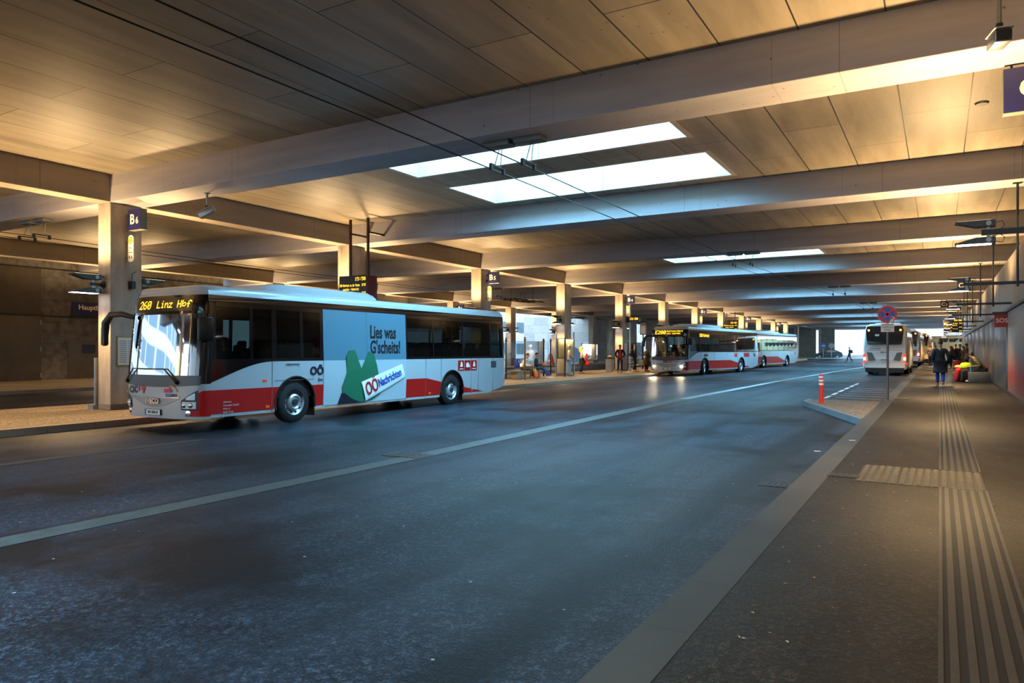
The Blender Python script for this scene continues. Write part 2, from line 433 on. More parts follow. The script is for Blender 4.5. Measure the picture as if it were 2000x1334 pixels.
for i, (a, b_) in enumerate(holes):
    w = MB(); x0, x1 = SKY_X; t = .12; h = ZT+1.25
    w.box(x0-t, x0, a-t, b_+t, ZT-.004, h); w.box(x1, x1+t, a-t, b_+t, ZT-.004, h)
    w.box(x0, x1, a-t, a, ZT-.004, h); w.box(x0, x1, b_, b_+t, ZT-.004, h)
    xm = (x0+x1)/2
    w.box(xm-.012, xm+.012, b_-.01, b_, ZT+.02, h, 1)
    struct(w.build('rooflight_well', [M_WELL, M_GALV]))
    p = MB(); p.box(x0-t, x1+t, a-t, b_+t, h, h+.04); struct(p.build('rooflight_pane', M_PANE))

# ---------------- beams ----------------
NB = 15
for k in range(-3, NB+1):
    y = Y0 + k*SP; b = MB(); b.box(XL, XR, y, y+.94, ZB, ZT+.02)
    struct(b.build('beam', M_BEAM, bevel=.012))
for x in (XB, XA):
    b = MB(); b.box(x-.55, x, YN-4, YF, ZB+.004, ZT+.02)
    struct(b.build('beam_long', M_LBEAM, bevel=.012))
b = MB(); b.box(-37.2, -36.9, 29, YF, ZB, ZT+.02); struct(b.build('beam_edge', M_LBEAM))

# ---------------- columns ----------------
def column(x, k, name='column'):
    y = Y0 + k*SP; z = .14 + g(y); b = MB()
    b.box(x-.55, x, y+.003, y+.865, z, ZB+.005); b.box(x-.552, x+.002, y, y+.868, z, z+.16, 1)
    struct(b.build(name, [M_COL, mat('column_foot', '#6f675d', .7, var=.2)], bevel=.015))
for k in range(-2, 13): column(XB, k)
for k in range(-1, 8): column(XA, k)
b = MB(); y = Y0 + 14*SP; b.box(-18.0, -17.0, y, y+.8, .5, ZB); struct(b.build('column', M_WHITE))

# ---------------- right wall ----------------
XW = 2.05
w = MB(); w.box(XW, XW+.4, YN, 21.9, .1, 4.75); w.box(XW+.0, XW+.4, 21.9, 24.0, 3.05, 4.75); w.box(XW, XW+.4, 24.0, 92, .1, 4.75)
struct(w.build('wall_right', M_WALLR))
w = MB(); w.box(3.6, 3.9, YN, 92, 4.4, ZT+.02); struct(w.build('wall_right_upper', mat('greenish_lit_upper_wall', '#8f8f6b', .6, var=.15)))  # the greenish light on this wall is put into its colour
w = MB(); w.box(XW, 3.7, YN, 92, 4.75, 4.85); struct(w.build('trim_1', M_WALLR))
w = MB(); w.box(XW+.25, XW+.3, 21.9, 24.0, .1, 3.05); struct(w.build('door_1', mat('dark_door', '#2e2d2c', .4, .3)))
hd = MB(); hd.cyl((XW+.2, 23.7, 1.3), (XW+.2, 23.7, 1.0), .02); struct(hd.build('door_1_handle', M_GALV))
M_METAL = mat('brushed_wall_panel', '#777a7c', .3, .85, var=.18, vs=1.6)
def wall_panel(y0, y1, m, z1=3.0):
    b = MB(); b.rbox(XW-.05, XW+.02, y0+.04, y1-.04, .22+g(y0), z1, .012); struct(b.build('wall_panel', m))
M_REDGLOW = None
def fade_panel():  # metal panel with the red glow on it painted into the colour by height
    k = N('red_glow_panel'); sp = k.n('ShaderNodeSeparateXYZ'); k.l(k.obj(), sp.inputs[0])
    k.l(k.ramp(k.math('DIVIDE', k.math('ADD', sp.outputs[2], k.math('MULTIPLY', k.noise(k.obj(), 1.5), .5)), 3.2), (.12, lin('#7a6d6c')), (.34, lin('#b03a34')), (.62, lin('#85807c')), (1, lin('#8a8783'))), k.b.inputs['Base Color'])
    k.b.inputs['Roughness'].default_value = .35; k.b.inputs['Metallic'].default_value = .35; return k.m
M_REDGLOW = fade_panel()
pan = [(13.0, 17.4, M_METAL), (17.4, 21.8, M_REDGLOW), (24.1, 30.0, M_REDGLOW), (30.6, 37.0, M_METAL), (37.2, 40.4, M_METAL), (40.6, 44.4, M_REDGLOW), (44.6, 50, M_METAL), (50.2, 56, M_METAL), (56.2, 62, M_METAL), (62.2, 70, M_METAL), (70.2, 78, M_METAL)]
for y0, y1, m in pan: wall_panel(y0, y1, m)
b = MB(); b.box(XW-.1, XW, 12, 80, 3.02, 3.1); struct(b.build('trim_2', M_STEEL))
b = MB(); b.box(XW-.09, XW, 6, 80, .14, .24); b.v = [(x, y, z+g(y)) for x, y, z in b.v]; struct(b.build('baseboard_right', M_STEEL))

# ---------------- far left wall ----------------
def stone(name, cols, sx, sy, axis='y', mortar=.012):
    k = N(name); o = k.obj(); sp = k.n('ShaderNodeSeparateXYZ'); k.l(o, sp.inputs[0])
    cb_ = k.n('ShaderNodeCombineXYZ'); k.l(sp.outputs[1 if axis == 'y' else 0], cb_.inputs[0]); k.l(sp.outputs[2], cb_.inputs[1])
    br = k.n('ShaderNodeTexBrick'); k.l(cb_.outputs[0], br.inputs['Vector'])
    br.inputs['Scale'].default_value = 1; br.inputs['Brick Width'].default_value = sx; br.inputs['Row Height'].default_value = sy
    br.inputs['Mortar Size'].default_value = mortar; br.offset = .37; br.squash = .62; br.squash_frequency = 2
    br.inputs['Color1'].default_value = lin(cols[0]); br.inputs['Color2'].default_value = lin(cols[1]); br.inputs['Mortar'].default_value = lin(cols[2])
    k.l(k.mix(.22, br.outputs[0], k.ramp(k.noise(o, 3, 5), (.3, .03), (.7, .4))), k.b.inputs['Base Color'])
    k.b.inputs['Roughness'].default_value = .6; return k.m
M_LSTONE = stone('left_wall_stone', ('#4c443b', '#3d352d', '#15120f'), 1.5, 1.02)
b = MB(); b.box(-36.5, -36, 9.6, 28.1, .1, ZT+.02); struct(b.build('wall_left', M_LSTONE))
M_LDOOR = mat('taupe_metal_door', '#4e463d', .45, .2, var=.12, vs=2)
for i, (y0, y1, z0, z1, lb) in enumerate([(10, 14.1, .25, 3.3, 0), (14.15, 18.15, .25, 3.3, 0), (19.3, 23.2, .25, 2.2, 0), (23.25, 26.6, .25, 2.2, 0)]):
    d = MB(); d.rbox(-36.02, -35.96, y0+.02, y1-.02, z0, z1, .008)
    d0 = d.build('door_%d' % (i+2), M_LDOOR); struct(d0)
    for z in (z0+.3, (z0+z1)/2, z1-.3):
        h = MB(); h.box(-35.96, -35.93, y1-.09, y1-.03, z-.11, z+.11); h.build('hinge', M_GALV, d0)
    if i >= 2:
        for yy in (.7, 1.7, 2.9):
            h = MB(); h.box(-35.96, -35.945, y0+yy, y0+yy+.62, z1-.62, z1-.2); h.build('notice', mat('dark_blue_notice', '#1c2a3a', .5), d0)
for (y0, y1) in ((10, 14.1), (14.15, 18.15)):
    d = MB(); d.rbox(-36.02, -35.97, y0+.02, y1-.02, 3.36, 5.5, .008); struct(d.build('wall_panel', M_LDOOR))
b = MB(); b.box(-36.02, -35.95, 9.6, 28.1, 3.3, 3.35); b.box(-36.02, -35.95, 9.6, 28.1, 5.5, 5.55); struct(b.build('trim_3', M_BLACK))

# stone walls and the round column beyond the far platform
M_BSTONE = stone('blue_lit_stone_cladding', ('#c6cbcc', '#aab2b5', '#868b8c'), 1.9, .98, 'x')  # blue light on the front face is put into the stone colour
M_DSTONE = stone('brown_stone_cladding', ('#8a7b6a', '#6f6254', '#3f372f'), 1.3, .98, 'y')
b = MB(); b.box(-45.2, -36.3, 80, 80.6, .3, 5.9); struct(b.build('wall_stone', M_BSTONE))
b = MB(); b.box(-36.6, -36.25, 80.05, 96, .3, 5.9); struct(b.build('wall_stone_return', M_DSTONE))
b = MB(); b.cyl((-34.2, 82.5, .3), (-34.2, 82.5, 5.9), .78, n=28); struct(b.build('round_column', M_COL))
b = MB(); b.box(-30.6, -28.2, 84, 84.6, .3, 5.4); struct(b.build('wall_kiosk', M_DSTONE))
M_ESTONE = stone('end_wall_stone', ('#86806f', '#6d675b', '#46423a'), 1.7, 1.4, 'x')
b = MB(); b.box(-24.5, -17.9, 131, 131.6, .4, ZB); struct(b.build('wall_end', M_ESTONE))
b = MB(); b.box(-17.05, -15.0, 131, 131.6, .4, ZB); struct(b.build('wall_end_pier', M_ESTONE))
# ---------------- floodlights ----------------
M_HOUSE = mat('floodlight_housing', '#3c4246', .38, .5)
M_LENSD = mat('lit_floodlight_glass', '#ffffff', .2, emit=(1.0, .93, .98, 1), es=9)
M_LENSU = mat('lit_uplight_glass', '#ffe2b0', .2, emit=(1.0, .72, .36, 1), es=3)
def head(sign):
    """wedge housing seen from the side; sign +1: glass on top, -1: glass below"""
    b = MB(); pr = [(-.04, 0), (.66, 0), (.66, -.03), (.30, -.13), (-.04, -.13)]
    poly = [(x, sign*z) for x, z in pr]
    if sign < 0: poly.reverse()
    b.prism(list(reversed(poly)) if sign > 0 else list(reversed(poly)), (0, -.14, 0), (1, 0, 0), (0, 0, 1), -.28)
    for i in range(3): b.box(.30, .67, -.142, .142, sign*(-.012-.012*i)-.002, sign*(-.012-.012*i)+.002)
    return b
def lamp(name, label, loc, rz, arm, group, lit=1.0, rods=None, hs=1.0, dn=1.0):
    t = thing(name, label, 'lamp', loc, rz, group)
    b = MB()
    if arm < .6:
        b.lathe([(.0, 0), (.1, 0), (.1, .02), (.05, .1), (.035, .14), (0, .14)], (0, 0, 0), (1, 0, 0), 12)
    else: b.box(0, .03, -.12, .12, -.1, .1)
    b.build('mounting_plate', M_STEEL, t)
    b = MB(); b.box(.02, arm+.16*hs, -.035, .035, -.035, .035); b.build('arm', M_STEEL, t)
    for sg, nm in ((1, 'uplight_head'), (-1, 'downlight_head')):
        h = head(sg).build(nm, M_HOUSE, t, (arm-.04*hs, 0, .24*sg*hs)); h.scale = (hs, hs, hs)
        l = MB(); l.box(.03, .62, -.12, .12, -.001, .004) if sg > 0 else l.box(.03, .64, -.13, .13, -.006, .001)
        l.build('lamp_glass', M_LENSU if sg > 0 else M_LENSD, h)
        k = MB(); k.cyl((.08, -.16, -.07*sg), (.08, .16, -.07*sg), .05, n=14); k.box(.05, .11, -.03, .03, -.2*sg if sg > 0 else .1, -.1*sg if sg > 0 else .2)
        k.build('pivot_knuckle', M_GALV, h)
        c = MB(); c.tube([(-.04, 0, -.05*sg), (-.16, 0, -.02*sg), (-.2, 0, -.12*sg), (-.12, 0, -.2*sg)], .008, 6); c.build('cable', M_BLACK, h)
        ld = bpy.data.lights.new('bulb', 'SPOT'); ld.energy = (UP_W if sg > 0 else DOWN_W*dn)*lit; ld.color = WARM
        ld.spot_size = math.radians(162 if sg > 0 else 140); ld.spot_blend = .55; ld.shadow_soft_size = .14
        lo = bpy.data.objects.new('bulb', ld); COL.objects.link(lo); lo.parent = t
        lo.location = (arm+(.4 if arm > 1 else .72), 0, (.24+.09)*sg*hs); lo.rotation_euler = (PI if sg > 0 else 0, 0, 0)
    if rods:
        for x in rods:
            b = MB(); top = (ZB if abs((loc[1]-Y0+.05) % SP - .45) < .5 else ZT)-loc[2]; b.cyl((x, .05, -.1), (x, .05, top), .026, n=8); b.box(x-.09, x+.09, -.02, .12, top-.015, top); b.build('hanger_rod', M_STEEL, t)
    return t
ORD = ['first', 'second', 'third', 'fourth', 'fifth', 'sixth', 'seventh', 'eighth', 'ninth', 'tenth', 'eleventh', 'twelfth', 'thirteenth', 'fourteenth']
for k in range(-2, 12):
    y = Y0 + k*SP; z = 3.4 + .6*g(y)
    for sd in (-1, 1):
        w = {-2: 'behind the viewer', -1: 'behind the viewer', 0: 'of the column with the B 6 sign', 1: 'of the column behind the departure board', 2: 'of the column with the B 5 sign', 3: 'of the column beside the lit poster case', 4: 'of the column with the B 4 sign'}.get(k, 'of the %s bus island column' % ORD[k] if k >= 0 else '')
        lamp('twin_floodlight', 'floodlight pair on the %s face %s' % ('near' if sd < 0 else 'far', w), (XB-.28, y+(-.0 if sd < 0 else .868), z), -PI/2 if sd < 0 else PI/2, .22, 'twin floodlights on the island columns', 1.0 if k == -1 else .37, None, 1.0, 6.0 if k == -1 and sd > 0 else 2.6)
for k in range(-1, 7):
    y = Y0 + k*SP
    for sd in (-1, 1):
        lamp('twin_floodlight', 'twin floodlight on the %s face of the %s column of the far row' % ('near' if sd < 0 else 'far', ORD[k+1]), (XA-.28, y+(-.0 if sd < 0 else .868), 3.45+.6*g(y)), -PI/2 if sd < 0 else PI/2, .22, 'twin floodlights on the far row of columns', .34)
for k in range(-2, 10):
    y = Y0 + .47 + SP*k
    lamp('arm_floodlight', 'twin floodlight on a dark arm over the platform, %s from the viewer' % (ORD[k] if k >= 0 else 'behind or beside'), (XW+.04, y, 3.24+.3*g(y)), PI, 1.51, 'floodlights on arms along the platform wall', .84, (.55,), .64, 1.5 if k >= 0 else .3)

# ---------------- signs ----------------
M_NAVY = mat('navy_sign_face', '#191a4e', .4)
M_CREAM = mat('cream_lettering', '#f3e6c0', .5)
M_SIGNW = mat('white_sign_plate', '#e9e6dc', .45)
M_INK = mat('black_lettering', '#141414', .5)
M_LED = mat('amber_display_dots', '#ffb000', .5, emit=(1.0, .50, .02, 1), es=2.6)
M_LEDF = mat('display_window', '#0a0b0a', .25)
M_YEL = mat('stop_yellow', '#f0d21a', .45)
M_GRN = mat('stop_green', '#1f7a3a', .45)
M_RED = mat('signal_red', '#c41d1a', .4)
X_, Z_ = (1, 0, 0), (0, 0, 1)
def bay_sign(letter, num, k, x, y, z, label, w=.54, left=True):
    t = thing('platform_sign', label, 'sign', (x, y, z), 0, 'navy platform signs')
    b = MB(); b.box(0, w, 0, .17, 0, w); b.build('box', mat('grey_sign_case', '#5b6157', .5), t)
    b = MB(); b.box(.004, w-.004, -.006, .002, .004, w-.004); f = b.build('face', M_NAVY, t)
    b = MB(); b.text(letter, .36, (w*.33 if num else w*.5, -.006, w*.5), X_, Z_, bold=.008)
    if num: b.text(num, .24, (w*.71, -.006, w*.43), X_, Z_, bold=.004)
    b.build('lettering', M_CREAM, f)
    b = MB()
    if left:
        for zz in (.14, .4): b.box(-.13, 0, .06, .11, zz-.03, zz+.03)
    else:
        for xx in (.1, w-.1): b.cyl((xx, .08, w), (xx, .08, ZB-z+.0), .015, n=8)
    b.build('bracket', M_STEEL, t); return t
def stop_sign(num, x, y, z, label):
    t = thing('bus_stop_sign', label, 'sign', (x, y, z), 0, 'white bus stop plates with green and yellow disc')
    w, h = .25, .70
    po = [(-w/2, .05), (-w/2+.05, 0), (w/2-.05, 0), (w/2, .05)] + [(w/2*math.cos(a), h-w/2+w/2*math.sin(a)) for a in [i*PI/12 for i in range(13)]]
    b = MB(); b.prism(po, (0, .02, 0), X_, Z_, .025); b.build('plate', M_SIGNW, t)
    b = MB(); b.cyl((0, -.005, h-.14), (0, -.009, h-.14), .095, n=24, sm=False); d = b.build('disc', M_GRN, t)
    b = MB(); b.cyl((0, -.009, h-.14), (0, -.012, h-.14), .074, n=24, sm=False); b.build('disc_centre', M_YEL, d)
    b = MB(); b.text('H', .12, (0, -.012, h-.14), X_, Z_, bold=.004); b.build('letter_h', M_GRN, d)
    b = MB(); b.text('Linz', .075, (0, -.006, .37), X_, Z_); b.text('Hauptbahnhof', .034, (0, -.006, .245), X_, Z_); b.text(num, .12, (0, -.006, .12), X_, Z_, bold=.002)
    b.box(-.12, .12, -.008, -.005, .295, .303); b.build('lettering', M_INK, t)
    b = MB(); b.box(-.19, -.1, .0, .02, .1, .13); b.box(-.19, -.1, .0, .02, .5, .53); b.build('bracket', M_STEEL, t)
    return t
for num, k in (('6', 0), ('5', 2), ('4', 4), ('3', 6), ('2', 8), ('1', 10)):
    y = Y0 + k*SP + .41; dz = .0015*(y-11)
    bay_sign('B', num, k, -18.39, y, 4.84+dz, 'navy box sign reading B %s on the bus island column' % num)
    stop_sign('B '+num, -18.33, y+.03, 4.02+dz, 'white stop plate reading B %s below the navy sign' % num)
for num, k in (('4', 0), ('3', 2), ('2', 4), ('1', 6)):
    y = Y0 + k*SP + .41
    bay_sign('A', num, k, XA+.12, y, 4.75, 'small navy sign reading A %s on the far row of columns' % num)
bay_sign('C', '', 0, .74, 11.86, 4.88, 'large navy sign reading C cut by the picture edge above the platform', .6, False)
bay_sign('C', '3', 4, .83, 47.0, 5.0, 'navy sign reading C 3 hanging over the platform under a floodlight', .56, False)
bay_sign('C', '2', 6, .05, 64.2, 4.95, 'navy sign reading C 2 hanging over the platform', .56, False)
tc3 = stop_sign('C 3', 1.15, 46.7, 3.65, 'white stop plate reading C 3 beside the platform wall')
b = MB(); b.cyl((0, .03, .68), (0, .03, ZB-3.65), .015, n=8); b.build('hanger', M_STEEL, tc3)

def led_board(x0, x1, y, z0, z1, dep, label, lines, clock='15:50', poles=None, ptop=ZT, brackets=None):
    t = thing('departure_board', label, 'display', (x0, y, z0), 0); w, h = x1-x0, z1-z0
    b = MB(); b.rbox(0, w, 0, dep, 0, h, .015); b.build('cabinet', mat('dark_red_cabinet', '#5a1214', .4), t)
    b = MB(); b.box(.02, w-.02, -.012, .004, .02, h-.02); f = b.build('display_window', M_LEDF, t)
    b = MB(); n = len(lines)+1.6; lh = (h-.08)/n
    pt = lh*.118
    dots(b, clock, (w-.06-pt*29, -.014, h-.07), X_, Z_, pt)
    for i, (a, s, c) in enumerate(lines):
        z = h-.07-lh*(i+1.6); p2 = (w-.1)/(6*32.5); tl = min(2.0, lh*.8/(7*p2))
        if a: dots(b, a, (.05, -.014, z), X_, Z_, p2, tall=tl)
        dots(b, s, (.05+p2*24, -.014, z), X_, Z_, p2, tall=tl)
        if c: dots(b, c, (w-.05-p2*6*len(c), -.014, z), X_, Z_, p2, tall=tl)
    b.build('lettering', M_LED, f)
    for px, bx in (poles or []):
        b = MB(); b.box(px-x0-.035, px-x0+.035, .06, .13, h, ptop-z0); b.build('pole', mat('dark_red_pole', '#3a1210', .45), t)
        if brackets:
            b = MB(); b.box(px-x0-.03, px-x0+.06, .1, brackets-y, 5.72-z0, 5.78-z0); b.build('bracket', M_BLACK, t)
    return t
BL = [('200', 'Rohrbach an der Donau', '15:55'), ('', 'Neuhofen - Engerwitz', ''), ('203', 'Buchkirchen', '15:55'), ('', 'Wilhering - Obernberg', ''), ('204', 'Marchtrenk', '16:05')]
led_board(-18.14, -16.85, 18.95, 3.28, 4.29, .52, 'amber departure board hung on two poles above the front bus', BL, poles=[(-17.69, 0), (-16.89, 0)], brackets=19.86)
led_board(-18.5, -17.15, 73, 3.55, 4.62, .5, 'amber departure board hung above the second bus', BL[:4], poles=[(-18.2, 0), (-17.4, 0)])
led_board(.25, 1.5, 65, 3.1, 4.15, .4, 'amber departure board hanging over the crowd on the platform', BL, poles=[(.5, 0), (1.2, 0)], ptop=ZT)
led_board(-18.5, -17.6, 47.0, 3.66, 4.02, .3, 'small amber clock display at the column with the B 4 sign', [], '15:50', poles=[])

# SOS sign
t = thing('emergency_sign', 'red SOS sign on a bracket above the wall door', 'sign', (1.62, 30.0, 2.5))
b = MB(); b.box(0, .44, 0, .12, 0, .46); b.build('box', mat('sos_red', '#a51c1a', .4), t)
b = MB(); b.text('SOS', .2, (.22, -.002, .22), X_, Z_, bold=.004); b.build('lettering', M_SIGNW, t)
b = MB(); b.box(-.06, .5, -.05, .17, .46, .52); b.box(.38, .46, .04, .08, .5, .58); b.build('canopy', M_STEEL, t)

# station name sign on the far wall
t = thing('station_sign', 'navy station name sign on the dark far wall', 'sign', (-35.9, 19.5, 3.42), PI/2)
b = MB(); b.box(0, 3.6, 0, .05, 0, .62); b.build('panel', M_NAVY, t)
b = MB(); b.text('Hauptbahnhof', .34, (.28, -.002, .38), X_, Z_, align='LEFT', bold=.006); b.text('Hauptbahnhof Linz', .09, (1.7, -.002, .1), X_, Z_, align='LEFT')
b.build('lettering', M_CREAM, t)

# no stopping sign
zz = .14+g(24.2)
t = thing('no_stopping_sign', 'round no stopping sign with white sub plate on a grey post', 'sign', (-1.33, 24.2, zz))
b = MB(); b.cyl((0, .05, 0), (0, .05, 2.82), .032, n=14); b.lathe([(.11, 0), (.11, .012), (.04, .02)], (0, .05, 0), (0, 0, 1), 12); b.build('post', mat('grey_post', '#6d6f70', .4, .6), t)
b = MB(); b.cyl((0, .012, 2.56), (0, -.004, 2.56), .265, n=40, sm=False); d = b.build('disc', mat('disc_rim', '#c9b9a5', .4), t)
b = MB(); b.cyl((0, -.004, 2.56), (0, -.008, 2.56), .255, n=40, sm=False); b.build('red_ring', mat('sign_red', '#d3221c', .35), d)
b = MB(); b.cyl((0, -.008, 2.56), (0, -.011, 2.56), .19, n=40, sm=False); b.build('blue_field', mat('sign_blue', '#1f52c4', .35), d)
b = MB()
for a in (PI/4, -PI/4):
    M = Matrix.Translation((0, -.013, 2.56)) @ Matrix.Rotation(a, 4, 'Y'); b.box(-.2, .2, -.002, .002, -.028, .028, 0, M)
b.build('red_cross', mat('sign_red', '#d3221c'), d)
b = MB(); b.add([(.05,-.014,2.31),(.13,-.014,2.34),(.2,-.014,2.46),(.12,-.014,2.50)], [(0,1,2,3)]); b.build('torn_sticker', M_SIGNW, d)
b = MB(); b.box(-.175, .175, -.004, .012, 2.04, 2.29); p = b.build('sub_plate', M_SIGNW, t)
b = MB(); b.text('ausgenommen', .05, (0, -.005, 2.255), X_, Z_); b.text('Zulieferung', .062, (0, -.005, 2.18), X_, Z_); b.text('Küche', .066, (0, -.005, 2.1), X_, Z_); b.build('lettering', M_INK, p)

# flexible bollard on the traffic island
zz = .14+g(22.2); t = thing('bollard', 'red marker bollard with white bands on the kerb island', 'bollard', (-2.9, 22.3, zz))
b = MB(); b.lathe([(0, 0), (.085, 0), (.085, .025), (.062, .04), (.062, .8), (.05, .83), (0, .83)], (0, 0, 0), Z_, 18); b.build('post', mat('bollard_red', '#d8301f', .4), t)
for z in (.52, .62, .72):
    b = MB(); b.lathe([(.064, z), (.064, z+.055)], (0, 0, 0), Z_, 18); b.build('white_band', M_SIGNW, t)

# surveillance cameras
def cctv(name, label, loc, rz, tilt, drop, dome=False):
    t = thing(name, label, 'camera', loc, rz)
    b = MB(); b.cyl((0, 0, .16), (0, 0, drop), .025, n=10); b.cyl((0, 0, drop-.02), (0, 0, drop), .07, n=12); b.build('hanger', M_GALV, t)
    Mx = Matrix.Rotation(tilt, 4, 'X')
    b = MB(); b.rbox(-.085, .085, -.2, .2, -.07, .07, .02, M=Mx); h = b.build('housing', M_GALV, t)
    b = MB(); b.rbox(-.1, .1, -.25, .2, .07, .085, .006, M=Mx); b.build('sun_shield', mat('shield_white', '#bcb9ad', .4), h)
    b = MB(); b.box(-.07, .07, -.206, -.2, -.055, .055, M=Mx); b.build('lens_window', M_BLACK, h)
    b = MB(); b.box(-.03, .03, -.03, .03, .06, .18); b.build('joint', M_STEEL, t)
    return t
cctv('security_camera', 'white security camera hanging on a pole above the platform, top right', (.57, 9.7, 5.12), .15, .12, ZT-5.12)
cctv('security_camera', 'grey security camera under the concrete beam beside the B 6 sign', (-15.45, 11.6, 5.06), -1.05, .5, ZB-5.06)
b = MB(); b.lathe([(.0, -.03), (.1, -.03), (.12, 0)], (.67, 15.95, ZT), Z_, 20); tag(b.build('smoke_detector', mat('detector_grey', '#3f3931', .5)), 'round smoke detector on the ceiling left of the C sign', 'detector')
b = MB(); b.box(-.1, .1, 0, .1, -.1, .1); b.tube([(0, .05, .1), (.02, .05, .3), (.2, .05, .35)], .01); tag(b.build('junction_box', M_STEEL, loc=(-18.45, 11.5, 3.42)), 'dark junction box on the road face of the B 6 column', 'box')
for k, lb in ((0, 'framed timetable on the road face of the B 6 column'), (4, 'small framed timetable behind the young man in black')):
    y = Y0+k*SP
    t = thing('timetable', lb, 'notice', (XB+.004, y+.42, 1.28+g(y)), 0)
    b = MB(); b.box(0, .025, -.26, .36, 0, .78); b.build('frame', mat('brass_frame', '#9a8148', .4, .6), t)
    b = MB(); b.box(.025, .03, -.23, .33, .03, .75); s = b.build('sheet', mat('paper', '#c9c3b6', .6), t)
    b = MB()
    for i in range(11): b.box(.03, .032, -.2, .0, .1+i*.055, .1+i*.055+.02); b.box(.03, .032, .05, .3, .1+i*.055, .1+i*.055+.02)
    b.build('print', mat('print_grey', '#7a7770', .6), s)
b = MB(); b.box(-19.35, -19.1, 10.9, 11.2, .14, .26); b.box(-19.15, -19.08, 10.95, 11.1, .14, 1.5); tag(b.build('cable_box', M_GALV), 'pale cable duct at the foot of the B 6 column', 'box')
# ---------------- buses ----------------
M_BW = mat('bus_white_paint', '#abafb2', .28, coat=.4)
M_BR = mat('bus_red_paint', '#b8140f', .28, coat=.4)
M_BB = mat('bus_black_gloss', '#08090b', .12, coat=.5)
M_BG = mat('bus_grey_panel', '#3f4347', .38)
M_BSILVER = mat('bus_silver_trim', '#a9adb0', .25, .8)
M_TYRE = mat('tyre_rubber', '#141414', .75)
M_RIM = mat('wheel_rim', '#b4bbbf', .35, .55)
M_GLS = glass('bus_tinted_glass', (.5, .66, .66), .07, .2)
M_GLW = glass('bus_windscreen_glass', (.7, .78, .78), .38, .55)
M_SEAT = mat('seat_fabric', '#15161b', .85)
M_INT = mat('bus_interior_grey', '#3a3c3e', .6)
M_ORL = mat('amber_marker', '#d9531a', .3, emit='#d9531a', es=.15)
M_CHROME = mat('lamp_chrome', '#c8ced2', .15, .9)
M_LGL = mat('lamp_lens', '#dfe6ea', .1, .2, coat=1)
WB = 1.275
def hw(z):
    if z < 1.4: return WB - .025*max(0, (.9-z)/.6)
    if z < 2.7: return WB - (z-1.4)*.03
    return WB - .039 - (min(z, 3.05)-2.7)**2*.7
class Shell:
    """outline of a bus body: rounded front, straight sides, rounded rear; local y runs front to rear"""
    def __init__(s, L, D=.42, n=2.9, DR=.22, nr=4.5, rear_in=.12):
        s.L, s.D, s.n, s.DR, s.nr, s.ri = L, D, n, DR, nr, rear_in
    def rake(s, z):
        r = .03*max(0, (.55-z)/.3)
        if z > 1.05: r += .11*(z-1.05)/1.4
        if z > 2.45: r += .45*(z-2.45)**2
        return r
    def front(s, t, z, off=0):
        w = hw(z)+off; a = abs(math.sin(t))**(2/s.n)*(1 if t > 0 else -1); b = abs(math.cos(t))**(2/s.n)
        return Vector((w*a, s.D - (s.D+off)*b + s.rake(z), z))
    def rear(s, t, z, off=0):
        w = hw(z)+off; a = abs(math.sin(t))**(2/s.nr)*(1 if t > 0 else -1); b = abs(math.cos(t))**(2/s.nr)
        rk = s.ri*max(0, (z-1.2)/1.8)**1.3
        return Vector((w*a, s.L - s.DR + (s.DR+off)*b - rk, z))
    def tf(s, x, n=None): return math.asin(min(1, abs(x)/WB)**((n or s.n)/2))*(1 if x > 0 else -1)
    def outline(s, z, inset=0, m=14):
        f = [s.front(-PI/2 + PI*i/(2*m)*2, z, -inset) for i in range(m+1)]
        r = [s.rear(PI/2 - PI*i/m, z, -inset) for i in range(m+1)]
        return [p + Vector((0, inset*.0, 0)) for p in f] + r
def fpatch(mb, S, x0, x1, zlo, zhi, off, mi=0, end=0, nx=16, nz=4):
    fn = S.rear if end else S.front; n = S.nr if end else S.n
    t0, t1 = S.tf(x0, n), S.tf(x1, n); rows = []
    for i in range(nx+1):
        t = t0 + (t1-t0)*i/nx; x = fn(t, 1.2).x
        a = zlo(x) if callable(zlo) else zlo; b = zhi(x) if callable(zhi) else zhi
        rows.append([fn(t, a+(b-a)*j/nz, off) for j in range(nz+1)])
    mb.grid(rows, mi, True, flip=bool(end))
    # close the rim so the panel has an edge
    inn = [[fn(t0 + (t1-t0)*i/nx, r[j].z, off-.012) for j in (0, nz)] for i, r in enumerate(rows)]
    mb.grid([[r[0] for r in rows], [q[0] for q in inn]], mi, False, flip=not end); mb.grid([[r[nz] for r in rows], [q[1] for q in inn]], mi, False, flip=bool(end))
def spatch(mb, sd, y0, y1, zlo, zhi, off, mi=0, ny=1, nz=3, th=.012):
    rows = []; inn = []
    for i in range(ny+1):
        y = y0+(y1-y0)*i/ny; a = zlo(y) if callable(zlo) else zlo; b = zhi(y) if callable(zhi) else zhi
        zs = [a+(b-a)*j/nz for j in range(nz+1)]
        rows.append([Vector((sd*(hw(z)+off), y, z)) for z in zs]); inn.append([Vector((sd*(hw(z)+off-th), y, z)) for z in (zs[0], zs[-1])])
    mb.grid(rows, mi, True, flip=sd < 0)
    mb.grid([[r[0] for r in rows], [q[0] for q in inn]], mi, False, flip=sd > 0); mb.grid([[r[nz] for r in rows], [q[1] for q in inn]], mi, False, flip=sd < 0)
    for r, q in ((rows[0], inn[0]), (rows[-1], inn[-1])): mb.add([r[0], r[nz], q[1], q[0]], [(0, 1, 2, 3)], mi)
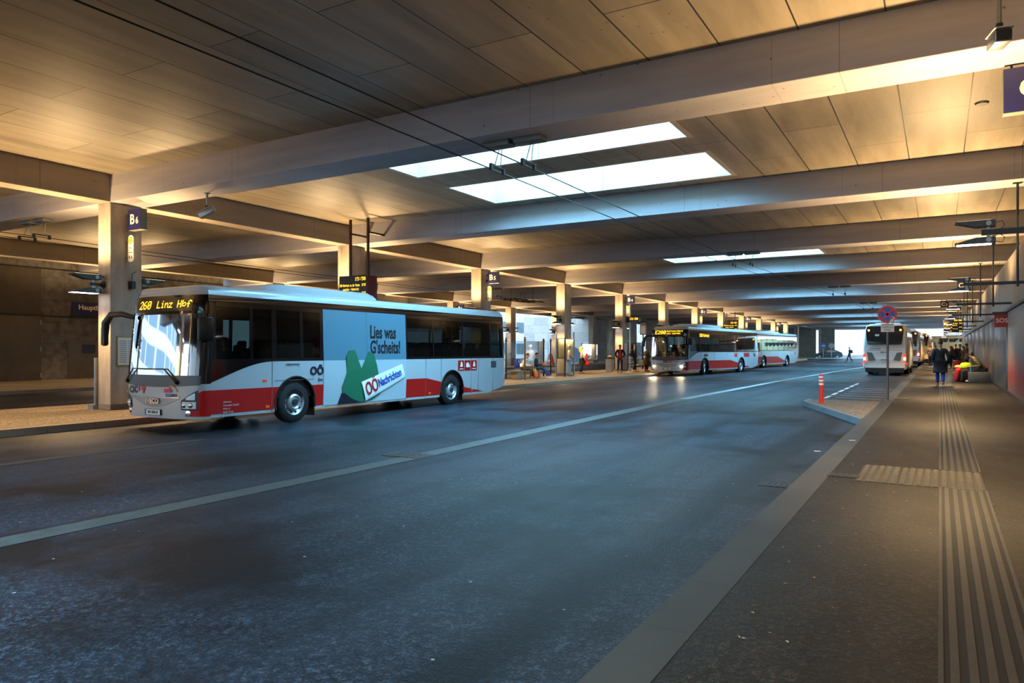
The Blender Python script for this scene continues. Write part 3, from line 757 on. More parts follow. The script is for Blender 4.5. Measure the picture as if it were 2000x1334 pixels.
def wheel(t, x, y, sd, steer=0.0):
    r = .48; w = thing('wheel', None, None, (x, y, r)); w.parent = t; w.rotation_euler = (0, 0, steer)
    b = MB(); b.lathe([(.27, -.13), (.44, -.13), (.475, -.1), (.48, 0), (.475, .1), (.44, .13), (.30, .135)], (0, 0, 0), (sd, 0, 0), 32); b.build('tyre', M_TYRE, w)
    b = MB(); b.lathe([(.30, .125), (.285, .10), (.20, .06), (.19, .13), (.15, .16), (.12, .13), (.0, .13)], (0, 0, 0), (sd, 0, 0), 32)
    b.build('rim', M_RIM, w)
    b = MB()
    for i in range(10):
        a = 2*PI*i/10; b.cyl((sd*.105, .235*math.cos(a), .235*math.sin(a)), (sd*.075, .235*math.cos(a), .235*math.sin(a)), .022, n=8)
    b.cyl((sd*.12, 0, 0), (sd*.165, 0, 0), .075, n=16); b.build('hub', mat('hub_dark', '#3a4248', .4, .4), w)
def seat_mesh():
    b = MB(); b.rbox(-.22, .22, -.06, .06, .42, 1.02, .05, M=Matrix.Rotation(-.12, 4, 'X')); b.rbox(-.15, .15, -.05, .05, .98, 1.2, .05, M=Matrix.Rotation(-.12, 4, 'X'))
    b.rbox(-.22, .22, -.46, .02, .36, .48, .04); b.box(-.16, .16, -.3, -.05, 0, .36); return b.mesh('seat', M_SEAT)
SEAT = seat_mesh()

def city_bus(label, loc, rz, o):
    L = o.get('L', 12.3); S = Shell(L); wf, wr = o.get('wheels', (2.72, 9.04))
    t = thing('bus', label, 'bus', loc, rz)
    ZW0, ZW1 = 1.44, 2.69
    YS = S.D + .05; YE = L - S.DR
    def arch(y):
        z = .29 + max(0, (y-11.1)*.17)
        for wy in (wf, wr):
            if abs(y-wy) < .6: z = max(z, .48 + math.sqrt(max(0, .36-(y-wy)**2)))
        return z
    diag = lambda y: 1.0 + .44*math.sin(min(1, max(0, (y-.35)/1.75))*PI/2)**1.15
    # --- body: sides, cantrail, roof, front cap, rear ---
    b = MB()
    for sd in (1, -1):
        spatch(b, sd, YS-.06, YE+.02, arch, lambda y: diag(y) if y < 2.1 else ZW0, 0, 0, 240, 3)
        spatch(b, sd, YS-.06, YE+.02, 2.84, 2.93, 0, 0, 4, 2)
    fpatch(b, S, -WB, WB, 2.84, 2.93, 0); fpatch(b, S, -WB, WB, 2.84, 2.93, 0, end=1)
    lv = [(2.92, 0), (2.97, .02), (3.01, .07), (3.04, .18), (3.06, .5), (3.065, .95)]
    rings = []
    for z, ins in lv: rings.append([Vector((p.x*(1-ins/WB), min(max(p.y, S.rake(2.9)+ins*.8), L-.1-ins*.5) if ins > .01 else p.y, z)) for p in S.outline(2.92)])
    n = len(rings[0]); vs = [p for r in rings for p in r]
    b.add(vs, [(i*n+k, i*n+(k+1) % n, (i+1)*n+(k+1) % n, (i+1)*n+k) for i in range(len(rings)-1) for k in range(n)], 0, True)
    b.add(rings[-1], [tuple(range(n))], 0)
    fpatch(b, S, -WB, WB, .55, ZW0+.05, 0, end=1)
    b.build('body_shell', M_BW, t)
    b = MB(); fpatch(b, S, -WB, WB, lambda x: .27, lambda x: 1.0-.03*math.cos(x*1.1), 0, nx=24)
    fp = b.build('front_panel', M_BW, t)
    b = MB()
    ys = [YS, YE-.1]; b.box(-1.2, 1.2, YS+.2, YE-.1, .62, .74); b.box(-1.0, 1.0, .35, YE-.15, .3, .62)
    for wy in (wf, wr): b.box(-1.22, 1.22, wy-.62, wy+.62, .6, 1.12)
    b.build('chassis_floor', M_BLACK, t)
    b = MB(); b.box(-1.1, 1.1, .6, YE-.1, 2.74, 2.78); b.box(-1.19, -1.0, 1.0, YE-.2, 2.45, 2.7); b.box(1.0, 1.19, 1.0, YE-.2, 2.45, 2.7)
    b.build('ceiling_lining', mat('dark_lining', '#1d1e20', .7), t)
    # --- black cantrail and window frames ---
    b = MB(); ad = o.get('ad'); panes = o['panes']
    for sd in (1, -1):
        spatch(b, sd, YS-.06, YE+.02, 2.69, 2.84, .004, 0, 4, 2)
        spatch(b, sd, YS-.06, YE+.02, 2.6, 2.69, -.002, 0, 4, 1)
        spatch(b, sd, YS-.06, 2.1, diag, 1.5, .003, 0, 24, 2)
        spatch(b, sd, 2.1, YE+.02, ZW0, ZW0+.07, .002, 0, 4, 1)
        edges = [YS-.06] + [v for p in panes for v in p] + [YE+.02]
        for i in range(0, len(edges), 2):
            if edges[i+1]-edges[i] > .001: spatch(b, sd, edges[i], edges[i+1], 1.48, 2.62, .002, 0, 1, 4)
    fpatch(b, S, -WB, WB, 2.44, 2.84, .004); fpatch(b, S, -WB, -1.13, 1.0, 2.46, .004, nx=6, nz=8); fpatch(b, S, 1.13, WB, 1.0, 2.46, .004, nx=6, nz=8)
    fpatch(b, S, -WB, WB, 2.6, 2.84, .004, end=1); fpatch(b, S, -WB, -1.0, 1.46, 2.6, .004, end=1, nx=5); fpatch(b, S, 1.0, WB, 1.46, 2.6, .004, end=1, nx=5)
    b.build('window_surround', M_BB, t)
    for sd in (1, -1):
        for (y0, y1) in panes:
            b = MB(); spatch(b, sd, y0, y1, 1.5, 2.61, -.004, 0, 1, 4); b.build('side_window', M_GLS, t)
    b = MB(); fpatch(b, S, -1.0, 1.0, 1.46, 2.6, -.004, end=1); b.build('rear_window', M_GLS, t)
    b = MB(); fpatch(b, S, -1.14, 1.14, 1.16, 2.46, .0, nx=24, nz=10); b.build('windscreen', M_GLW, t)
    b = MB(); fpatch(b, S, -1.22, 1.22, lambda x: .98-.06*math.cos(x*1.2), lambda x: 1.17, .008, nx=24, nz=3); b.build('scuttle_panel', M_BG, t)
    # dashboard, steering wheel, seats
    b = MB(); b.rbox(-1.1, 1.1, .45, .85, .85, 1.12, .05); b.tube([(.62+.2*math.cos(a), .95+.08*math.sin(a), 1.25+.19*math.sin(a)) for a in [i*PI/8 for i in range(17)]], .018, 6); b.build('dashboard', M_BLACK, t)
    ys = o.get('seats', [2.9+i*.82 for i in range(11)])
    for y in [1.5] + ys:
        for x in ((.62,) if y == 1.5 else (-.98, -.52, .52, .98)):
            s = bpy.data.objects.new('seat', SEAT); COL.objects.link(s); s.parent = t; s.location = (x, y, .74 if y > 1.6 else .62)
    # --- liveries ---
    red = o['red']
    for sd in (1, -1):
        for (y0, y1, top) in red:
            b = MB(); spatch(b, sd, y0, y1, lambda y: min(arch(y)+.07, top(y)-.0) if y < 11 else arch(y), lambda y: max(top(y), min(arch(y)+.07, top(y))), .006, 0, max(8, int((y1-y0)/.05)), 2); b.build('red_livery_band', M_BR, t)
    for sg in (1, -1):
        b = MB(); zt = (lambda x: .37+.49*max(0, (abs(x)-.95)/.3)**.5)
        if sg > 0: fpatch(b, S, .93, WB, lambda x: .33, lambda x: min(zt(x), .86), .005, nx=10)
        else: fpatch(b, S, -WB, -.93, lambda x: .33, lambda x: min(zt(x), .86), .005, nx=10)
        b.build('red_corner_panel', M_BR, t)
    b = MB()
    for sd in (1, -1):
        for y in o['seams']: spatch(b, sd, y-.006, y+.006, lambda q: arch(q)+.02, ZW0, .008, 0, 1, 2)
        spatch(b, sd, 2.1, 3.3, 1.0, 1.008, .008) if ad else None
    b.build('panel_seams', mat('seam_grey', '#5b6064', .6), t)
    # wheel arch lips, wheels, mudflaps
    for sd in (1, -1):
        for wy in (wf, wr):
            b = MB(); b.tube([(sd*(hw(.8)+.004), wy+.6*math.cos(a), .48+.6*math.sin(a)) for a in [-.25+i*(PI+.5)/16 for i in range(17)]], .022, 6)
            b.build('arch_lip', M_BLACK, t)
            b = MB(); b.box(sd*1.0-.18, sd*1.0+.18, wy+.66, wy+.68, .12, .6); b.build('mudflap', M_BLACK, t)
    for wy in (wf, wr):
        for sd in (1, -1): wheel(t, sd*1.10, wy, sd, o.get('steer', 0) if wy == wf else 0)
    # --- headlights ---
    for sd in (1, -1):
        h = thing('headlight', None, None, (0, 0, 0)); h.parent = t
        xa, xb = (.84, 1.19) if sd > 0 else (-1.19, -.84)
        b = MB(); fpatch(b, S, xa, xb, lambda x: .46, lambda x: .64+.24*max(0, (abs(x)-.82)/.38), .010, nx=8, nz=4); b.build('housing', M_BLACK, h)
        b = MB(); fpatch(b, S, xa+.03, xb-.03, .49, .63, .018, nx=6, nz=2); b.build('lens', M_LGL, h)
        b = MB(); fpatch(b, S, xa+(.12 if sd > 0 else .05), xb-(.05 if sd > 0 else .12), lambda x: .67, lambda x: .68+.14*max(0, (abs(x)-.9)/.25), .018, nx=6, nz=2); b.build('indicator', M_CHROME, h)
        b = MB()
        for q in ((.92, .56), (1.06, .56)):
            p = S.front(S.tf(sd*q[0]), q[1], .02); b.lathe([(.0, .012), (.05, .0), (.058, -.01)], p, (sd*.45, -.9, 0), 16)
        b.build('reflector', M_CHROME, h)
        p = S.front(S.tf(sd*1.0), .40, .012); b = MB(); b.lathe([(0, .015), (.055, .006), (.065, -.015)], p, (sd*.35, -.93, 0), 18); b.build('fog_lamp', M_CHROME, t)
        if o.get('lights'):
            p = S.front(S.tf(sd*.92), .56, .035)
            b = MB(); b.lathe([(0, .014), (.075, .006), (.085, 0)], p, (sd*.3, -.95, 0), 16); b.build('lit_bulb', mat('lit_headlamp', '#fff6e0', .2, emit=(1, .86, .6, 1), es=90 if sd < 0 else 20), h)
            ld = bpy.data.lights.new('headlamp_beam', 'SPOT'); ld.energy = 160 if sd < 0 else 60; ld.color = (1, .8, .5); ld.spot_size = 1.3; ld.spot_blend = .7; ld.shadow_soft_size = .06
            lo = bpy.data.objects.new('headlamp_beam', ld); COL.objects.link(lo); lo.parent = t; lo.location = p + Vector((0, -.05, 0)); lo.rotation_euler = (PI/2-.1, 0, PI)
    # --- grille with raised maker's name, plate, wipers, mirrors ---
    b = MB(); fpatch(b, S, -.78, .78, lambda x: .70-.20*math.cos(x*1.95), lambda x: .705, .010, nx=20, nz=3); b.build('grille', mat('grille_silver', '#8b8e90', .35, .5), t)
    b = MB(); fpatch(b, S, -.8, .8, .70, .725, .02, nx=16, nz=1); b.build('grille_bar', M_CHROME, t)
    yf = lambda x, z, off: S.front(S.tf(x), z, off).y
    b = MB(); b.text('IVECO', .15, (-.0, yf(0, .62, .03), .625), X_, Z_, bold=.008, ex=.012); b.build('maker_name', M_CHROME, t)
    p = b = MB(); yy = yf(-.0, .4, .03); b.box(-.27, .25, yy-.01, yy+.03, .335, .455); pl = b.build('number_plate', M_BLACK, t)
    b = MB(); b.box(-.26, .24, yy-.014, yy-.008, .343, .447); b.build('plate_face', M_SIGNW, pl)
    b = MB(); b.box(-.262, -.215, yy-.016, yy-.012, .343, .447); b.build('plate_band', mat('plate_blue', '#1f3fae', .5), pl)
    b = MB(); b.text(o['plate'], .085, (.02, yy-.016, .394), X_, Z_, bold=.003, sx=.88); b.build('lettering', M_INK, pl)
    for sg, x0, x1 in ((1, .72, -.15), (-1, -1.0, -.55)):
        b = MB(); p0 = S.front(S.tf(x0), 1.04, .05); pm = S.front(S.tf(x0-.36 if sg > 0 else x0+.3), 1.3, .05); p1 = S.front(S.tf(x1-.3 if sg > 0 else .0), 1.29 if sg > 0 else 1.3, .05)
        b.tube([p0, pm, p1], [.024, .014, .01], 6); b.cyl(p0, p0+Vector((0, .06, -.03)), .04, n=10); b.build('wiper', M_BLACK, t)
    m = thing('mirror', None, None); m.parent = t
    b = MB(); b.tube([(-.85, .1, 2.40), (-1.05, -.05, 2.47), (-1.32, -.12, 2.46), (-1.5, -.14, 2.28), (-1.53, -.14, 1.98)], [.05, .065, .075, .085, .07], 10); b.build('mirror_arm', M_BLACK, m)
    b = MB(); b.rbox(-1.62, -1.47, -.2, -.07, 1.78, 2.22, .05); b.build('mirror_head', M_BLACK, m)
    m = thing('mirror', None, None); m.parent = t
    b = MB(); b.rbox(1.34, 1.46, .05, .36, 1.88, 2.36, .05, M=Matrix.Translation((1.4, .2, 0)) @ Matrix.Rotation(-.5, 4, 'Z') @ Matrix.Translation((-1.4, -.2, 0))); b.build('mirror_head', M_BLACK, m)
    b = MB(); b.tube([(1.2, .35, 2.3), (1.36, .25, 2.32)], .03, 6); b.build('mirror_arm', M_BLACK, m)
    # --- destination display ---
    d = MB(); fpatch(d, S, -1.02, 1.0, 2.50, 2.80, .012, nx=16); dd = d.build('destination_display', mat('display_smoke', '#33322a', .2), t)
    b = MB()
    def on_front(x, z):
        return S.front(S.tf(x), z, .02)
    tmp = MB(); o['led'](tmp)
    for v in tmp.v: b.v.append(tuple(on_front(v[0], v[2])))
    b.f, b.mi, b.sm = tmp.f, tmp.mi, tmp.sm
    b.build('lettering', M_LED, dd)
    # --- roof units ---
    for (y0, y1, w, h) in o['pods']:
        b = MB(); rs = []
        for i, (f, hh, ww) in enumerate([(0, .0, .8), (.02, .09, .86), (.07, .17, .93), (.14, .2, .95), (.9, .2, .95), (.97, .15, .93), (1, .05, .88), (1, 0, .86)]):
            y = y0+(y1-y0)*f
            rs.append([Vector((w*ww*a, y, 3.0+hh*h/.2*c)) for a, c in ((-1, 0), (-1, .55), (-.9, .9), (-.6, 1), (.6, 1), (.9, .9), (1, .55), (1, 0))])
        b.grid(rs, 0, True, flip=True); b.add([p for p in rs[-1]], [tuple(range(8))], 0); b.build('roof_unit', M_BW, t)
    # side markers, badges
    b = MB()
    for sd in (1, -1):
        for y in o['markers']: b.rbox(sd*hw(.4)-.012, sd*hw(.4)+.012, y-.055, y+.055, .40+max(0, (y-11)*.1), .46+max(0, (y-11)*.1), .008)
        b.rbox(sd*hw(.85)-.012, sd*hw(.85)+.012, 1.75, 1.87, .985, 1.045, .008)
    b.build('side_marker', M_ORL, t)
    b = MB(); spatch(b, 1, L-1.02, L-.7, 1.12, 1.34, .006); b.build('side_vent', M_BG, t)
    for sd in (1, -1):
        b = MB(); fpatch(b, S, .98 if sd > 0 else -1.24, 1.24 if sd > 0 else -.98, .62, .9, .01, end=1, nx=4); b.build('tail_lamp', mat('tail_red', '#8a0d0d', .25), t)
    o['extra'](t, S) if 'extra' in o else None
    return t, S

UY = (0, 1, 0)   # on the +x side of a bus the text runs along +y
def side_text(b, S, txt, size, y, z, off=.012, **k): b.text(txt, size, (hw(z)+off, y, z), UY, Z_, **k)

# --- first bus ---
M_INKB = mat('logo_dark', '#1b2030', .45)
def bus1_extra(t, S):
    off = .008
    yA0, yA1 = 3.60, 6.78
    # advertising panel: pale film over the windows, white sheet below
    f = MB(); spatch(f, 1, yA0, yA1, 1.44, 2.69, .012, 0, 1, 4); ad = f.build('advert_panel', mat('advert_film', '#4f7889', .35, coat=.2), t)
    f = MB(); spatch(f, 1, yA0, yA1, .34, 1.445, .012, 0, 1, 4); f.build('advert_lower_sheet', mat('advert_sheet', '#a9b4b9', .35), ad)
    f = MB(); spatch(f, 1, 5.15, 5.162, .36, 2.69, .016, 0, 1, 4); f.build('advert_seam', mat('seam_grey', '#5b6064'), ad)
    # plain green garment-like field, no figure
    def flat(poly, m, name, o_, par=ad):
        b = MB(); v = [(hw(z)+o_, y, z) for y, z in poly]; w = [(x-.006, y, z) for x, y, z in v]; n = len(v)
        b.add(v+w, [tuple(range(n))] + [(i, n+i, n+(i+1) % n, (i+1) % n) for i in range(n)]); return b.build(name, m, par)
    flat([(4.28, .36), (5.0, .36), (5.35, .40), (5.66, .52), (5.62, .9), (5.52, 1.3), (5.40, 1.6), (5.2, 1.66), (4.92, 1.22), (4.68, 1.7), (4.46, 1.68), (4.36, 1.5), (4.4, 1.15), (4.22, .78)], mat('advert_green', '#1d6a4c', .4), 'green_field', .034)
    flat([(4.08, .355), (4.9, .355), (4.6, .45), (4.3, .62), (4.2, .62)], mat('advert_dark', '#191c2a', .4), 'dark_field', .036)
    # rolled newspaper
    b = MB(); a0, a1 = Vector((0, 5.0, .62)), Vector((0, 6.62, 1.12)); rows = []
    for i in range(7):
        c = a0 + (a1-a0)*(i/6); r0 = .25-.06*i/6
        rows.append([Vector((hw(c.z)+.036+.02*math.cos(q), c.y - r0*math.sin(q)*.32, c.z + r0*math.sin(q))) for q in [(-.5+j/8)*PI for j in range(9)]])
    b.grid(rows, 0, True); b.build('newspaper_roll', mat('newsprint', '#dfe7e4', .5), ad)
    d = (a1-a0).normalized(); up = Vector((0, -d.z, d.y))
    for txt, m, s0, nm, sz in (('OÖ', mat('advert_red', '#c01822', .4), .07, 'red_initials', .46), ('Nachrichten', mat('advert_blue', '#1f3f9c', .4), .58, 'blue_title', .30)):
        b = MB(); c = a0 + d*s0 + up*.01; vs, fs = text_geo(txt, sz, 'LEFT', .002, .008)
        b.add([Vector((hw(1)+.060, 0, 0)) + Vector((0, c.y, c.z)) + d*(q[0]*.66) + up*q[1]*1.05 + Vector((q[2], 0, 0)) for q in vs], fs); b.build(nm, m, ad)
    # hand lettered slogan
    b = MB()
    for txt, y, z, sz in (('Lies was', 5.28, 2.16, .36), ("G'scheits!", 5.28, 1.76, .36)):
        vs, fs = text_geo(txt, sz, 'LEFT', .002, .008); b.add([(hw(z+q[1])+.018+q[2], y+q[0]*.88+q[1]*.04, z+q[1]*1.35) for q in vs], fs)
    b.build('slogan', M_INK, ad)
    # small lettering on the side
    b = MB(); side_text(b, S, 'CROSSWAY', .062, 2.62, 1.36, sx=1.3); b.build('model_lettering', M_INKB, t)
    b = MB(); side_text(b, S, 'OÖ', .27, 3.6, 1.19, align='RIGHT', bold=.012); side_text(b, S, 'Der', .1, 3.58, .98, align='RIGHT'); b.build('transport_lettering', M_INKB, t)
    b = MB()
    for i, s in enumerate(('sabtours', 'Touristik GmbH', 'Wels 4', '4600 Wels')): side_text(b, S, s, .06, .72, .60-.072*i, align='LEFT')
    b.cyl((hw(.3)+.002, .72, .31), (hw(.3)+.014, .72, .31), .022, n=10); b.build('operator_lettering', mat('pale_lettering', '#d9b9b5', .5), t)
    # red pictogram plates
    for i in range(3):
        y = 9.35+i*.36; p = MB(); spatch(p, 1, y, y+.32, 1.06, 1.38, .012); pp = p.build('pictogram_plate', M_BR, t)
        p = MB(); x = hw(1.2)+.014
        if i == 1: p.prism([(.06,.1),(.27,.1),(.27,.16),(.23,.2),(.19,.25),(.1,.25),(.06,.2)], (x, y, 1.06), UY, Z_, .004)
        else: p.prism([(.09,.12),(.23,.12),(.23,.2),(.19,.28),(.14,.28),(.12,.2)], (x, y, 1.06), UY, Z_, .004); p.box(x, x+.004, y+.06, y+.26, 1.1, 1.125)
        p.build('pictogram', M_SIGNW, pp)
    # logos on the front
    yf = lambda x, z: S.front(S.tf(x), z, .012).y
    b = MB()
    for txt, x, m in (('OÖ', -.70, 0), ('V', -.34, 1)): b.text(txt, .2, (x, yf(x, .85)-.004, .845), (1, .06, 0), Z_, m, bold=.012, sx=.9)
    b.text('!', .13, (-.50, yf(-.5, .88)-.004, .875), X_, Z_, 1, bold=.012); b.build('network_logo', [M_INKB, mat('logo_red', '#d01f26', .4)], t)
    b = MB(); x = .52; y = yf(x, .84)
    b.text('sab', .15, (.50, yf(.50, .86)-.016, .865), (1, .25, 0), Z_, 0, bold=.006); b.text('tours', .12, (.60, yf(.60, .77)-.018, .765), (1, .3, 0), Z_, 1, bold=.004)
    b.tube([(.58+.17*math.cos(a), yf(.58+.17*math.cos(a), .85)-.008, .83+.12*math.sin(a)) for a in [i*PI/16 for i in range(10)]], .012, 5, 2)
    b.build('operator_logo', [mat('logo_red', '#d01f26'), mat('logo_blue', '#1d3688', .4), mat('logo_orange', '#f09a1f', .4)], t)
def led1(m):
    dots(m, '260', (-.72, 0, 2.735), X_, Z_, .0255); dots(m, 'Linz Hbf', (-.07, 0, 2.725), X_, Z_, .0222)
RED1 = [(.40, 3.59, lambda y: .86), (6.79, 10.95, lambda y: .88 if y < 7.7 else .88-(y-7.7)*.168)]
BX1, BY1 = -14.21, 9.38
bus1, S1 = city_bus('white and red bus with 260 display and advertising panel at the kerb', (BX1, BY1, g(12)), 0, dict(
    panes=[(.56, 1.42), (1.5, 2.02), (2.16, 2.86), (2.96, 3.5), (6.86, 8.05), (8.12, 9.6), (9.66, 11.2), (11.28, 11.98)], ad=True,
    red=RED1, seams=[2.02, 6.78, 7.7, 8.46, 10.08, 10.5, 11.4], plate='RO SAB 67', led=led1,
    pods=[(2.1, 6.0, 1.0, .26), (6.2, 9.4, .8, .08)], markers=[1.9, 3.75, 6.55, 7.9, 10.15], extra=bus1_extra))

# --- second bus, lights on ---
def bus2_extra(t, S):
    yf = lambda x, z: S.front(S.tf(x), z, .012).y
    b = MB(); b.text('OÖ', .2, (-.12, yf(-.1, .85)-.006, .845), X_, Z_, 0, bold=.012); b.text('VV', .2, (.2, yf(.2, .85)-.01, .845), X_, Z_, 1, bold=.014)
    p = MB(); p.text('POSTBUS', .075, (.62, yf(.62, .86)-.03, .86), (1, .3, 0), Z_, 0); p.build('operator_lettering', M_INKB, t); b.build('network_logo', [M_INKB, mat('logo_red', '#d01f26')], t)
    for x in (-.52, -.36):
        b = MB(); b.cyl((x, yf(x, 1.02)-.004, 1.01), (x, yf(x, 1.02)-.014, 1.01), .06, n=16); b.build('round_sticker', mat('sticker_blue', '#2a3580', .4), t)
    b = MB(); side_text(b, S, 'OÖ', .2, 2.9, 1.22, bold=.01, align='RIGHT'); b.build('transport_lettering', M_INKB, t)
    b = MB(); side_text(b, S, 'VV', .2, 2.92, 1.22, bold=.012, align='LEFT')
    for i in range(3): spatch(b, 1, 9.35+i*.36, 9.67+i*.36, 1.1, 1.38, .012)
    spatch(b, 1, 7.6, 8.1, 1.12, 1.38, .012); b.build('red_plates', M_BR, t)
    d = MB(); spatch(d, 1, 1.9, 3.5, 2.34, 2.66, .006); dd = d.build('side_display', M_LEDF, t)
    d = MB(); x = hw(2.5)+.02; dots(d, 'E200 Rohrbach', (x, 1.98, 2.6), UY, Z_, .0185, tall=1.5); d.build('lettering', M_LED, dd)
def led2(m):
    dots(m, 'E200', (-.92, 0, 2.79), X_, Z_, .033); dots(m, 'Rohrbach-Berg', (-.1, 0, 2.79), X_, Z_, .0135); dots(m, 'via Lacken', (-.1, 0, 2.66), X_, Z_, .0155)
B2A = -.142
bus2, S2 = city_bus('white and red bus with E200 display and lit headlights pulling in to the kerb', (-14.55, 43.78, g(48)), B2A, dict(
    panes=[(.56, 2.0), (2.1, 3.5), (3.58, 5.0), (5.08, 6.5), (6.58, 8.0), (8.08, 9.6), (9.68, 11.98)],
    red=[(.40, 6.3, lambda y: .9), (6.3, 10.9, lambda y: .9 if y < 6.9 else .9-(y-6.9)*.146)], seams=[2.1, 4.2, 6.3, 8.3, 10.1, 11.2], plate='PT 12467', led=led2, lights=True,
    pods=[(2.3, 6.2, 1.0, .26)], markers=[1.9, 3.75, 5.2, 6.8, 8.0, 10.2], seats=[2.9+i*1.1 for i in range(8)], extra=bus2_extra, steer=.25, wheels=(2.72, 8.9)))
# driver's side displays differ; the third bus shares the builder
bus3, S3 = city_bus('white and red bus standing behind the bus with the E200 display', (-14.6, 62.3, g(66)), -.13, dict(
    panes=[(.56, 2.0), (2.1, 3.5), (3.58, 5.0), (5.08, 6.5), (6.58, 8.0), (8.08, 9.6), (9.68, 11.98)],
    red=[(.40, 6.3, lambda y: .95), (6.3, 9.3, lambda y: .95-(y-6.3)*.2)], seams=[2.1, 4.2, 6.3, 10.1], plate='PT 1188', led=lambda m: dots(m, 'E201', (-.9, 0, 2.79), X_, Z_, .033),
    pods=[(1.6, 8.2, .95, .22)], markers=[3.75, 6.8], seats=[3.2+i*1.6 for i in range(5)]))

# --- coaches seen from behind ---
def coach(name, label, loc, rz, W_, L, H, col, text=True, rich=True):
    t = thing(name, label, 'coach', loc, rz); w = W_/2
    m = mat('coach_paint'+col, col, .3, coat=.4)
    prof = [(w-.10, .45), (w-.02, .62), (w, 1.3), (w-.01, 1.9), (w-.08, 2.7), (w-.2, H-.12), (w-.42, H-.03), (0, H)]
    full = prof + [(-x, z) for x, z in reversed(prof[:-1])]
    b = MB(); rows = []
    for y, sx, dz in ((0.0, .93, -.06), (.05, .97, -.02), (.16, 1, 0), (L-.3, 1, 0), (L-.06, .95, -.03), (L, .88, -.1)):
        tilt = .0 if y > .3 else 1
        rows.append([Vector((x*sx, y + (.20*max(0, (z-1.7)/1.5)**1.2 if tilt else 0), .45+(z-.45)*(1+dz*.3))) for x, z in full])
    b.grid(rows, 0, True); b.add(rows[0], [tuple(range(len(full)))]); b.add(rows[-1], [tuple(reversed(range(len(full))))]); b.build('body_shell', m, t)
    yb = lambda z: .20*max(0, (z-1.7)/1.5)**1.2
    def back(poly, off, m_, nm, par=t, thk=.02):
        q = MB(); v = [(x, yb(z)-off, z) for x, z in poly]; u = [(x, y+thk, z) for x, y, z in v]; n = len(v)
        q.add(v+u, [tuple(range(n))] + [(i, (i+1) % n, n+(i+1) % n, n+i)[::-1] for i in range(n)]); return q.build(nm, m_, par)
    back([(-w*.76, 1.98), (w*.76, 1.98), (w*.80, 2.2), (w*.86, 2.86), (w*.8, H-.16), (-w*.8, H-.16), (-w*.86, 2.86), (-w*.80, 2.2)], .012, mat('dark_rear_glass', '#1c2326', .12, coat=.6), 'rear_window')
    back([(-w*.86, .28), (w*.86, .28), (w*.88, .52), (-w*.88, .52)], .01, M_BLACK, 'bumper_skirt')
    back([(-w*.9, .52), (w*.9, .52), (w*.9, .56), (-w*.9, .56)], .02, M_BG, 'bumper_seam')
    for sg in (1, -1):
        po = [(sg*w*.80, 1.52), (sg*w*.56, 1.48), (sg*w*.40, 1.02), (sg*w*.72, .98)]
        back(po if sg < 0 else po[::-1], .012, mat('mesh_grille', '#777a74', .7), 'engine_grille')
        po = [(sg*w*.84, .92), (sg*w*.96, .92), (sg*w*.97, 1.38), (sg*w*.86, 1.44)]
        l = back(po[::-1] if sg < 0 else po, .03, mat('tail_lens', '#a3160f', .25, emit=(.9, .07, .02, 1), es=.5), 'tail_lamp')
        po = [(sg*w*.86, 1.02), (sg*w*.95, 1.02), (sg*w*.955, 1.2), (sg*w*.87, 1.22)]
        back(po[::-1] if sg < 0 else po, .036, mat('tail_indicator', '#ffb070', .25, emit=(1, .55, .22, 1), es=6 if rich else .4), 'indicator', l)
        p = MB(); p.lathe([(0, -.02), (.055, -.01), (.07, .01)], (sg*w*.72, yb(2.86)-.012, 2.86), (0, 1, 0), 16); p.build('high_lamp', mat('high_amber', '#ff8a20', .3, emit=(1, .26, .03, 1), es=5 if rich else .5), t)
        p = MB(); p.rbox(sg*w*1.0-.05, sg*w*1.0+.05, -.05, .02, .74, .86, .02); p.build('side_reflector', mat('glowing_reflector_red', '#d01820', .3, emit=(.9, .05, .05, 1), es=.6), t)  # no lamp: the reflector's red shine is painted as emission
        for wy in (L*.36, L*.78):
            p = MB(); p.lathe([(0, -.1), (.3, -.12), (.46, -.14), (.48, 0), (.46, .14), (.2, .15), (0, .15)], (sg*(w-.17), wy, .48), (sg, 0, 0), 24); p.build('wheel', M_TYRE, t)
        p = MB()
        for y in range(int(L)-2): p.rbox(sg*(w-.06)-.015, sg*(w-.06)+.015, 1.2+y, 2.12+y, 1.9, 2.75, .01)
        p.build('side_glazing', mat('dark_side_glass', '#1a2224', .1, coat=.6), t)
        p = MB(); p.rbox(sg*(w+.12)-.07, sg*(w+.12)+.07, L-.2, L-.08, 1.9, 2.35, .03); p.build('mirror', mat('mirror_violet', '#2d2f4a', .35), t)
    p = MB(); p.box(-.26, .26, -.03, .0, 1.0, 1.11); pl = p.build('number_plate', M_SIGNW, t)
    p = MB(); p.text('PT 13402', .085, (.02, -.032, 1.055), X_, Z_); p.build('lettering', M_INK, pl)
    p = MB(); p.box(-w*.8, w*.8, -.012, 0, 1.62, 1.635); p.box(-.3, .3, -.014, 0, 1.2, 1.21); p.build('panel_seams', M_BG, t)
    if text:
        p = MB(); p.text('POSTBUS', .13, (-w*.42, -.012, 1.72), X_, Z_, bold=.003, sx=1.15); p.build('operator_lettering', mat('postbus_grey', '#5b6065', .5), t)
        p = MB(); p.prism([(0, 0), (.3, .05), (.16, .06), (.22, .14), (.05, .05)], (.08, -.012, 1.68), X_, Z_, .004); p.build('operator_emblem', mat('postbus_yellow', '#e8b51c', .4), t)
        p = MB(); p.text('OÖ', .12, (-.12, -.012, 1.5), X_, Z_, 0, bold=.006); p.text('VV', .12, (.08, -.012, 1.5), X_, Z_, 1, bold=.006); p.build('network_logo', [M_INKB, mat('logo_red', '#d01f26')], t)
        p = MB(); p.prism([(0, 0), (.22, 0), (.24, .12), (0, .12)], (-.52, yb(2.5)-.02, 2.5), X_, Z_, .005); p.build('window_sticker', M_SIGNW, t)
